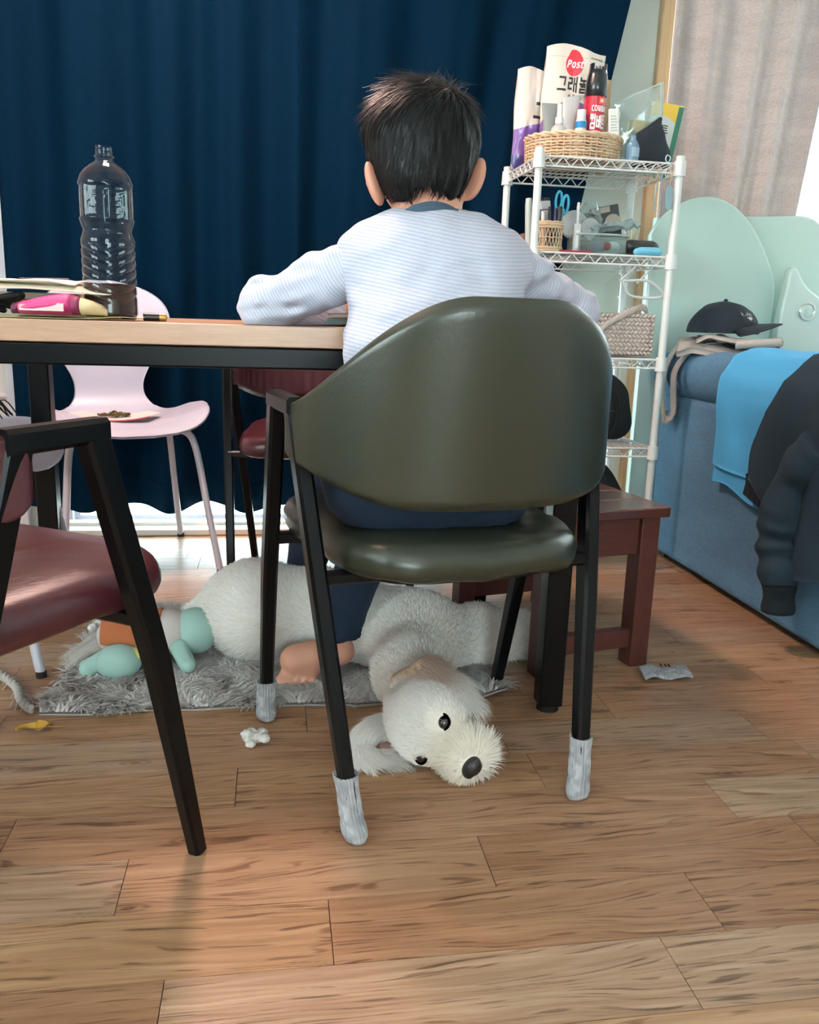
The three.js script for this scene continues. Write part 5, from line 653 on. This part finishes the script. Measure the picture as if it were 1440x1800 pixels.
// ---------- the boy ----------
{ const o = thing('person', 'boy in a light blue striped shirt leaning over the table, seen from behind', 'person');
  const skinMat = mat(0xc98f78, 0.55, { sheen: 0.2 });
  const HC = [0.243, 1.052, -1.49];
  const hand = (w, s) => { const L = [[[w[0], w[1], w[2]], [w[0] + s * 0.035, w[1] - 0.002, w[2] - 0.03], 0.02, 0.023]]; for (let k = 0; k < 4; k++) { const b = [w[0] + s * (0.03 + 0.012 * k), w[1] - 0.002, w[2] - 0.055 + 0.013 * k], m = [b[0] + s * 0.02, b[1] + 0.004, b[2] - 0.022 + 0.004 * k], e = [m[0] + s * 0.012, m[1] - 0.012, m[2] - 0.017]; L.push([[w[0] + s * 0.03, w[1], w[2] - 0.03], b, 0.012, 0.0085], [b, m, 0.0085, 0.0075], [m, e, 0.0075, 0.0065]); } L.push([[w[0] + s * 0.005, w[1] + 0.002, w[2] - 0.015], [w[0] + s * 0.045, w[1] - 0.004, w[2] + 0.005], 0.011, 0.008]); return L; };
  const armL = [[0.128, 0.852, -1.45], [-0.018, 0.79, -1.535], [0.125, 0.782, -1.68]], armR = [[0.402, 0.862, -1.465], [0.548, 0.795, -1.55], [0.40, 0.782, -1.69]];
  const torso = [[[0.215, 0.57, -1.335], [0.205, 0.72, -1.365], 0.088, 0.086], [[0.315, 0.57, -1.345], [0.318, 0.72, -1.375], 0.088, 0.086], [[0.205, 0.72, -1.365], [0.195, 0.845, -1.425], 0.086, 0.078], [[0.318, 0.72, -1.375], [0.335, 0.85, -1.43], 0.086, 0.078], [[0.262, 0.72, -1.365], [0.262, 0.87, -1.435], 0.088, 0.08], [[0.145, 0.868, -1.452], [0.385, 0.872, -1.462], 0.046, 0.046], [[0.2, 0.895, -1.455], [0.32, 0.898, -1.46], 0.042, 0.042]];
  const neck = [[[0.255, 0.88, -1.455], [0.248, 1.0, -1.475], 0.062, 0.056]];
  const legs = [[[0.2, 0.545, -1.35], [0.12, 0.525, -1.72], 0.078, 0.055], [[0.12, 0.525, -1.72], [0.06, 0.11, -2.05], 0.055, 0.032], [[0.33, 0.545, -1.36], [0.25, 0.53, -1.74], 0.078, 0.055], [[0.25, 0.53, -1.74], [0.135, 0.105, -1.735], 0.055, 0.03]];
  const footR = [[[0.135, 0.11, -1.735], [0.132, 0.07, -1.728], 0.028, 0.031], [[0.136, 0.068, -1.722], [0.07, 0.058, -1.72], 0.031, 0.03], [[0.075, 0.06, -1.72], [0.04, 0.054, -1.717], 0.034, 0.033], [[0.038, 0.05, -1.712], [0.07, 0.036, -1.71], 0.026, 0.022], ...[0, 1, 2, 3, 4].map((k) => [[0.024 + 0.014 * k, 0.034 - 0.0015 * k, -1.708], [0.008 + 0.0165 * k, 0.0165 - 0.0012 * k, -1.692 - 0.001 * k], 0.0125 - 0.0008 * k, 0.0115 - 0.0011 * k])];
  const footL = [[[0.06, 0.11, -2.05], [0.055, 0.06, -2.065], 0.03, 0.03], [[0.055, 0.052, -2.06], [0.04, 0.045, -2.15], 0.03, 0.024]];
  const bodyF = blob([...torso.map((c) => [c[0], c[1], c[2] - 0.012, c[3] - 0.012]), ...neck, [armL[0], armL[1], 0.036, 0.03], [armL[1], armL[2], 0.03, 0.022], [armR[0], armR[1], 0.036, 0.03], [armR[1], armR[2], 0.03, 0.022], ...hand(armL[2], 1), ...hand(armR[2], -1), ...legs.map((c) => [c[0], c[1], c[2] - 0.014, c[3] - 0.01]), ...footL], 0.018);
  const footF = blob(footR, 0.007);
  const headF0 = blob([[HC, [0.079, 0.092, 0.09]], [[HC[0], HC[1] - 0.055, HC[2] - 0.035], [0.055, 0.055, 0.055]], [[HC[0], HC[1] - 0.025, HC[2] - 0.09], [HC[0], HC[1] - 0.04, HC[2] - 0.1], 0.008, 0.011], [[HC[0] - 0.012, HC[1] - 0.068, HC[2] - 0.086], [HC[0] + 0.012, HC[1] - 0.068, HC[2] - 0.086], 0.008, 0.008]], 0.03);
  const ear = (s) => (x, y, z) => { const cx = HC[0] + s * 0.086 + (s > 0 ? 0.001 : 0.005), cy = HC[1] - 0.056 + (s > 0 ? 0.01 : -0.006), cz = HC[2] + 0.022; const dx = x - cx, dy = y - cy, dz = z - cz; const lx = dx * 0.86 - s * dy * 0.33 + s * -dz * 0.4, ly = dy * 0.94 + s * dx * 0.32, lz = dz * 0.9 + s * dx * 0.42; return Math.max(ell(lx, ly, lz, [0, 0, 0], [0.011, 0.036, 0.023]), -ell(lx, ly, lz, [s * 0.008, 0.004, -0.006], [0.006, 0.023, 0.014])); };
  const eL = ear(-1), eR = ear(1);
  const sock1 = (x, y, z) => Math.min(Math.hypot(x - HC[0] - 0.03, y - HC[1] + 0.012, z - HC[2] + 0.088), Math.hypot(x - HC[0] + 0.03, y - HC[1] + 0.012, z - HC[2] + 0.088)) - 0.014;
  const headF = (x, y, z) => { let d = headF0(x, y, z); d = -smin(-d, sock1(x, y, z), 0.012); d = smin(d, eL(x, y, z), 0.008); return smin(d, eR(x, y, z), 0.008); };
  const whole = (x, y, z) => { let d = bodyF(x, y, z); if (y > 0.85) d = smin(d, headF(x, y, z), 0.02); return d; };
  part('body', mergeGeometries([skin(whole, [-0.09, 0.0, -2.2], [0.62, 0.93, -1.22], 0.0105), skin(whole, [0.1, 0.905, -1.64], [0.4, 1.18, -1.36], 0.004), skin((x, y, z) => Math.min(footF(x, y, z), bodyF(x, y, z) + 0.002), [-0.02, 0.0, -1.79], [0.2, 0.125, -1.66], 0.0035)]), skinMat, o);
  for (const s of [-1, 1]) part('eye', new THREE.SphereGeometry(0.011, 16, 12).translate(HC[0] + s * 0.03, HC[1] - 0.012, HC[2] - 0.078), mat(0x2a1c16, 0.15), o);
  // hair
  const H = V(...HC), crown = V(HC[0] + 0.03, HC[1] + 0.08, HC[2] + 0.05);
  const hairF = (x, y, z) => { let d = smin(ell(x, y, z, [HC[0], HC[1] + 0.012, HC[2] + 0.002], [0.0965, 0.092, 0.104]), ell(x, y, z, [HC[0] - 0.004, HC[1] - 0.045, HC[2] + 0.042], [0.072, 0.062, 0.062]), 0.03);
    d -= 0.0025 * noise(Math.atan2(x - HC[0], z - HC[2]) * 16, y * 26) ;
    const back = z - HC[2], hl = HC[1] - 0.084 + 0.012 * Math.cos((x - HC[0]) * 60) + 0.006 * noise(x * 160, 4) + smooth(0.03, -0.03, back) * 0.055 + smooth(-0.045, -0.075, back) * 0.06 + smooth(0.05, 0.09, Math.abs(x - HC[0])) * 0.032; return Math.max(d, (hl - y) * 0.8); };
  const hairMat = mat(0x0b0c0e, 0.6, { specularIntensity: 0.4 });
  const hg = skin(hairF, [HC[0] - 0.13, HC[1] - 0.13, HC[2] - 0.13], [HC[0] + 0.13, HC[1] + 0.13, HC[2] + 0.13], 0.004); const hair = part('hair', hg, hairMat, o), hs = sampler(hg);
  strands('hair_strands', strandGeo(0.3, 5, 0.9), mat(0xffffff, 0.42, { specularIntensity: 0.5 }), 11000, () => { const [p, n] = hs(); const away = p.clone().sub(crown); away.addScaledVector(n, -away.dot(n)).normalize(); const top = smooth(HC[1] + 0.0, HC[1] + 0.085, p.y), down = V(0, -1, 0); down.addScaledVector(n, -down.dot(n)); const dir = away.multiplyScalar(0.6 + top * 0.7).addScaledVector(down, 1 - top * 0.75).add(V(-0.35 * top, 0, 0.1 * top)).add(V(rr(-0.18, 0.18), rr(-0.12, 0.12), rr(-0.18, 0.18))).normalize(); if (n.y < -0.6) return null; const g = rr(0.004, 0.012); return { p: p.addScaledVector(n, -0.001), dir: dir.addScaledVector(n, 0.16 + 0.2 * top * rnd()), bend: n.clone().multiplyScalar(-1), l: mix(rr(0.016, 0.026), rr(0.028, 0.05), top), w: rr(0.0012, 0.0024), c: [g, g * 1.05, g * 1.15] }; }, hair);
  strands('flyaway_hair', strandGeo(0.5, 5, 0.9), mat(0xffffff, 0.4), 90, () => { const [p, n] = hs(); if (p.y < HC[1] + 0.055) return null; return { p, dir: n.clone().add(V(rr(-0.7, 0.7), rr(0, 0.5), rr(-0.6, 0.6))), bend: V(rr(-1, 1), -0.4, rr(-1, 1)), l: rr(0.012, 0.03), w: 0.0007, c: [0.015, 0.015, 0.016] }; }, hair);
  // striped shirt
  const stripe = dataTex(64, 512, (u, v) => { const s = (v * 64) % 1, k = smooth(0.42, 0.5, s) * smooth(1.0, 0.92, s), n = 0.98 + 0.03 * noise(u * 64, v * 512); return [mix(208, 180, k) * n, mix(206, 188, k) * n, mix(216, 210, k) * n]; });
  const shirtMat = mat(0xffffff, 0.9, { map: stripe, sheen: 0.3, bumpMap: stripe, bumpScale: 0.0005 });
  const PITCH = 0.0062 * 64;
  const wr = (x, y, z) => 0.0024 * noise(x * 26 + y * 20, y * 60 - x * 18) + 0.0028 * noise(x * 14 - y * 34 + 3, z * 30 + y * 12);
  const torsoF = blob(torso, 0.05), neckCut = (x, y, z) => cone(x, y, z, [0.256, 0.86, -1.462], [0.247, 1.05, -1.49], 0.062, 0.07);
  const curve = (x, y, z) => (y + 0.35 * (z + 1.4) * 0 - 0.32 * (x - 0.262) ** 2 + 0.02 * Math.sin((x - 0.2) * 9)) / PITCH;
  const shirt = part('shirt', skin((x, y, z) => Math.max(torsoF(x, y, z) + wr(x, y, z), -neckCut(x, y, z), 0.545 - y), [0.06, 0.53, -1.6], [0.46, 0.97, -1.2], 0.0065, (x, y, z) => [x * 4, curve(x, y, z)]), shirtMat, o);
  for (const [A, s, lo, hi] of [[armL, -1, [-0.1, 0.7, -1.76], [0.2, 0.95, -1.36]], [armR, 1, [0.33, 0.7, -1.78], [0.62, 0.95, -1.38]]]) {
    const f = blob([[A[0], A[1], 0.05, 0.04], [A[1], A[2], 0.04, 0.03]], 0.03), cut = A[0].map((q, i) => q + (A[1][i] - q) * 0.02), d = A[1].map((q, i) => q - A[0][i]), dl = Math.hypot(...d), e = A[2].map((q, i) => q - A[1][i]), le = Math.hypot(...e);
    part('sleeve', skin((x, y, z) => { const t = ((x - A[0][0]) * d[0] + (y - A[0][1]) * d[1] + (z - A[0][2]) * d[2]) / dl; const w = ((x - A[1][0]) * e[0] + (y - A[1][1]) * e[1] + (z - A[1][2]) * e[2]) / le; return Math.max(f(x, y, z) + wr(x * 1.3 + 5, y * 1.2, z) * 1.3 + 0.0012 * Math.sin(t * 150 + 30 * y), -0.025 - t, w - le * 0.92, 0.7575 - y); }, lo, hi, 0.0055, (x, y, z) => { const t = ((x - A[0][0]) * d[0] + (y - A[0][1]) * d[1] + (z - A[0][2]) * d[2]) / dl; return [x * 4, (t - 0.25 * (y - A[0][1])) / PITCH]; }), shirtMat, shirt); }
  const ringC = Array.from({ length: 40 }, (_, i) => { const a = i / 40 * 2 * Math.PI, x = 0.252 + Math.cos(a) * 0.067, zz = -1.464 + Math.sin(a) * 0.062; return V(x, 0.935 + 0.016 * Math.sin(a) - 0.018 * Math.cos(a) ** 2 - 0.012 * (1 - Math.sin(a)) * 0.5, zz); });
  part('collar', join([0, 0.005, 0.010].map((q) => tube(ringC.map((p) => p.clone().add(V(0, -q + 0.004, 0)).add(V(p.x - 0.252, 0, p.z + 1.468).multiplyScalar(q * 4))), 0.0042, 120, 8, true))), mat(0x3c4f60, 0.9), shirt);
  part('neck_tag', boxAt(0.258, 0.27, 0.922, 0.929, -1.398, -1.392), mat(0xe6e6e0, 0.8), shirt);
  // navy trousers
  const pel = [[[0.17, 0.53, -1.312], [0.322, 0.53, -1.325], 0.1, 0.1]], trF = blob([...pel, ...legs.map((c, i) => [c[0], c[1], c[2] + 0.006, i % 2 ? 0.045 : c[3] + 0.008]), [[0.27, 0.56, -1.4], [0.25, 0.56, -1.45], 0.08, 0.07]], 0.03);
  part('trousers', skin((x, y, z) => Math.max(trF(x, y, z) + 0.003 * noise(x * 40, y * 40), y - 0.64, 0.098 - y, 0.462 + 0 * x - (z > -1.64 ? y : 9)), [0.0, 0.08, -2.14], [0.46, 0.66, -1.22], 0.009), mat(0x0c2238, 0.9, { bumpMap: weaveBump, bumpScale: 0.0004 }), o);
}
// ---------- the dog ----------
{ const o = thing('dog', 'white fluffy dog lying on its side with its head on the floor', 'dog');
  const F = V(0.538, -0.356, 0.764), L = V(0.437, 0.893, 0.109), U = V(-0.721, 0.275, 0.636), E = V(0.2757, 0.0707, -1.33);
  const at = (f, l, u) => { const p = E.clone().addScaledVector(F, f).addScaledVector(L, l).addScaledVector(U, u); return [p.x, p.y, p.z]; };
  const nose = V(...at(0.088, 0.002, -0.002));
  const bodyL = [[[-0.055, 0.112, -1.885], [0.112, 0.108, 0.1]], [[-0.04, 0.108, -1.885], [0.1, 0.1, -1.9], 0.105, 0.09], [[0.1, 0.1, -1.9], [0.30, 0.094, -1.74], 0.09, 0.092], [[0.30, 0.094, -1.74], [0.27, 0.082, -1.57], 0.09, 0.07], [[0.27, 0.082, -1.57], at(-0.05, 0, -0.015), 0.068, 0.06],
    [[0.36, 0.1, -1.77], [0.47, 0.08, -1.835], 0.05, 0.04], [[0.47, 0.08, -1.835], [0.575, 0.062, -1.845], 0.038, 0.032], [[0.575, 0.062, -1.845], [0.61, 0.05, -1.83], 0.034, 0.03], [[0.37, 0.05, -1.76], [0.48, 0.036, -1.80], 0.045, 0.034], [[0.48, 0.036, -1.80], [0.565, 0.034, -1.80], 0.032, 0.031],
    [[-0.03, 0.07, -1.93], [0.14, 0.042, -1.985], 0.06, 0.036], [[0.14, 0.042, -1.985], [0.26, 0.036, -2.0], 0.034, 0.03], [[-0.14, 0.12, -1.91], [-0.195, 0.105, -1.915], 0.02, 0.012]];
  const headL = [[at(-0.043, 0, -0.014), [0.064, 0.064, 0.064]], [at(-0.015, 0.018, 0.0), at(-0.015, -0.018, 0.0), 0.048, 0.048], [at(0.0, 0, -0.016), at(0.062, 0, -0.02), 0.046, 0.033], [at(0.055, 0.016, -0.026), at(0.055, -0.016, -0.026), 0.031, 0.031], [at(0.04, 0, -0.04), at(0.068, 0, -0.045), 0.026, 0.02]];
  const bF = blob(bodyL, 0.045), hF = blob(headL, 0.02);
  const f = (x, y, z) => { let d = bF(x, y, z); if (z > -1.6) d = smin(d, hF(x, y, z), 0.03); return Math.max(d, 0.006 - y); };
  const g1 = skin(f, [-0.24, 0, -2.14], [0.68, 0.26, -1.44], 0.008), g2 = skin(f, [0.12, 0, -1.452], [0.42, 0.19, -1.2], 0.0045);
  const coat = mat(0xf0e8dd, 0.95), fur = mat(0xffffff, 0.8, { specularIntensity: 0.3 });
  const bodyGeo = mergeGeometries([g1, g2]); const body = part('body', bodyGeo, coat, o);
  const s1 = sampler(g1), s2 = sampler(g2);
  const flow = (p, n) => { const d = p.clone().sub(nose); d.addScaledVector(n, -d.dot(n)).normalize(); return d; };
  const eyes = [V(...at(0.012, 0.038, 0.024)), V(...at(0.012, -0.037, 0.025))];
  const mouth = [[0.95, 0.05, -0.3], [0.88, 0.1, -0.42], [0.75, 0.3, -0.55], [0.5, 0.6, -0.6]].map((d) => { const c = V(...at(0.045, 0, -0.02)), v = V(0, 0, 0).addScaledVector(F, d[0]).addScaledVector(L, d[1]).addScaledVector(U, d[2]).normalize(); let t = 0; for (let i = 0; i < 60; i++) { t += 0.0015; if (hF(c.x + v.x * t, c.y + v.y * t, c.z + v.z * t) > 0.001) break; } return c.addScaledVector(v, t + 0.003); });
  const tone = () => { const t = rr(0.88, 0.99); return [t, t * 0.965, t * 0.91]; };
  strands('body_fur', strandGeo(0.35, 3), fur, 36000, () => { const [p, n] = s1(); if (p.y < 0.012) return null; const k = fbm(p.x * 22, p.z * 22 + p.y * 15, 2); return { p, dir: flow(p, n).addScaledVector(n, 0.45).add(V(rr(-0.3, 0.3) + k * 0.6, rr(-0.3, 0.1), rr(-0.3, 0.3))), bend: n.clone().multiplyScalar(-1), l: rr(0.013, 0.024), w: rr(0.0012, 0.0022), c: tone() }; }, body);
  strands('head_fur', strandGeo(0.4, 4), fur, 17000, () => { const [p, n] = s2(); const dn = p.distanceTo(nose); if (dn < 0.019 || mouth.some((e) => e.distanceTo(p) < 0.007) || p.y < 0.008 || eyes.some((e, i) => p.distanceTo(e) < (i ? 0.016 : 0.019))) return null; const muz = smooth(0.1, 0.04, dn), q = p.clone().sub(E), ang = q.dot(U), tan = smooth(0.0, 0.04, q.dot(F)) * 0.5 * smooth(-0.05, 0, ang); const c = tone(); return { p, dir: flow(p, n).addScaledVector(n, 0.4 + 0.25 * muz).add(V(rr(-0.25, 0.25), rr(-0.3, 0.15), rr(-0.25, 0.25))), bend: n.clone().multiplyScalar(-0.6).add(V(0, -0.5, 0)), l: rr(0.012, 0.02) * (1 + 0.9 * muz * smooth(0.0, -0.04, ang) + 0.35 * muz) * smooth(0.0, 0.045, Math.min(...eyes.map((e) => e.distanceTo(p)))), w: rr(0.0009, 0.0017), c: [c[0] * (1 - 0.06 * tan), c[1] * (1 - 0.16 * tan), c[2] * (1 - 0.32 * tan)] }; }, body);
  // nose, eyes, mouth
  const N3 = new THREE.Matrix4().makeBasis(F, L, U);
  const black = mat(0x1a1717, 0.32, { clearcoat: 0.4 });
  const ng = skin((x, y, z) => { const d = smin(ell(x, y, z, [0, 0, 0.002], [0.015, 0.021, 0.014]), ell(x, y, z, [-0.002, 0, -0.01], [0.013, 0.014, 0.012]), 0.008); const a = Math.min(Math.hypot(x - 0.014, y - 0.0095, z + 0.001), Math.hypot(x - 0.014, y + 0.0095, z + 0.001)) - 0.005; return -smin(-d, a, 0.004); }, [-0.03, -0.03, -0.03], [0.03, 0.03, 0.03], 0.0018);
  ng.applyMatrix4(N3); ng.translate(nose.x, nose.y, nose.z); part('nose', ng, mat(0x242021, 0.4, { bumpMap: leatherBump, bumpScale: 0.0006 }), o);
  eyes.forEach((e, i) => { const r = i ? 0.0115 : 0.013, eye = part('eye', new THREE.SphereGeometry(r, 24, 16).translate(e.x, e.y, e.z), mat(0x17100c, 0.06, { clearcoat: 1 }), o); const rim = new THREE.TorusGeometry(r * 1.0, 0.0022, 8, 28); rim.applyMatrix4(new THREE.Matrix4().makeBasis(L, F.clone().addScaledVector(L, 0), U.clone()).setPosition(e.clone().addScaledVector(U, 0.0032).addScaledVector(L, i ? -0.001 : 0.001))); part('eyelid', rim, black, eye); });
  part('mouth_line', tube(mouth, 0.0032, 24, 6), mat(0x2b1f1e, 0.6), o);
  // ears
  const earMat = mat(0xe2d6c8, 0.95);
  const up = skin(blob([[[0.226, 0.125, -1.425], [0.268, 0.158, -1.405], 0.022, 0.02], [[0.268, 0.158, -1.405], [0.312, 0.132, -1.378], 0.021, 0.018], [[0.312, 0.132, -1.378], [0.349, 0.104, -1.366], 0.017, 0.008], [[0.245, 0.128, -1.395], [0.312, 0.118, -1.366], 0.017, 0.015]], 0.02), [0.18, 0.06, -1.48], [0.39, 0.19, -1.33], 0.0045), e1 = part('ear', up, mat(0xbda28c, 0.95), o), su = sampler(up);
  strands('ear_fur', strandGeo(0.4, 4), fur, 8000, () => { const [p, n] = su(); const tanK = smooth(0.135, 0.16, p.y) * smooth(0.33, 0.28, p.x), c = tone(); return { p, dir: V(0.8, -0.35, 0.35).addScaledVector(n, 0.45).add(V(rr(-0.3, 0.3), rr(-0.3, 0.3), rr(-0.3, 0.3))), bend: V(0, -1, 0), l: rr(0.02, 0.038), w: rr(0.001, 0.0018), c: [c[0] * mix(1, 0.62, tanK), c[1] * mix(1, 0.48, tanK), c[2] * mix(1, 0.42, tanK)] }; }, e1);
  const cvE = new THREE.CatmullRomCurve3([V(0.225, 0.05, -1.40), V(0.175, 0.042, -1.405), V(0.145, 0.024, -1.38), V(0.162, 0.016, -1.352), V(0.212, 0.014, -1.348)]);
  const low = skin((x, y, z) => { let d = 1; for (let i = 0; i < 12; i++) { const a = cvE.getPointAt(i / 12), b = cvE.getPointAt((i + 1) / 12), r = 0.024 * (1 - 0.45 * i / 12); d = smin(d, cone(x, y, z, [a.x, a.y, a.z], [b.x, b.y, b.z], r, r), 0.006); } return Math.max(d, 0.003 - y); }, [0.1, 0, -1.45], [0.27, 0.09, -1.3], 0.005), e2 = part('ear', low, earMat, o), sl = sampler(low);
  strands('ear_fur', strandGeo(0.4, 4), fur, 3600, () => { const [p, n] = sl(); if (p.y < 0.006) return null; let bt = 0, bd = 9; for (let i = 0; i <= 10; i++) { const d = cvE.getPointAt(i / 10).distanceTo(p); if (d < bd) { bd = d; bt = i / 10; } } return { p, dir: cvE.getTangentAt(bt).addScaledVector(n, 0.3).add(V(rr(-0.2, 0.2), rr(-0.15, 0.1), rr(-0.2, 0.2))), bend: V(0, -1, 0), l: rr(0.02, 0.034), w: rr(0.0012, 0.002), c: tone() }; }, e2);
  part('ear_lining', new THREE.SphereGeometry(0.02, 16, 10).scale(1.2, 0.5, 0.8).translate(0.2, 0.026, -1.372), mat(0x8a6a62, 0.9), e2);
}
scene.traverse((o) => { if (o.isMesh) o.castShadow = o.receiveShadow = true; });
renderer.render(scene, camera);
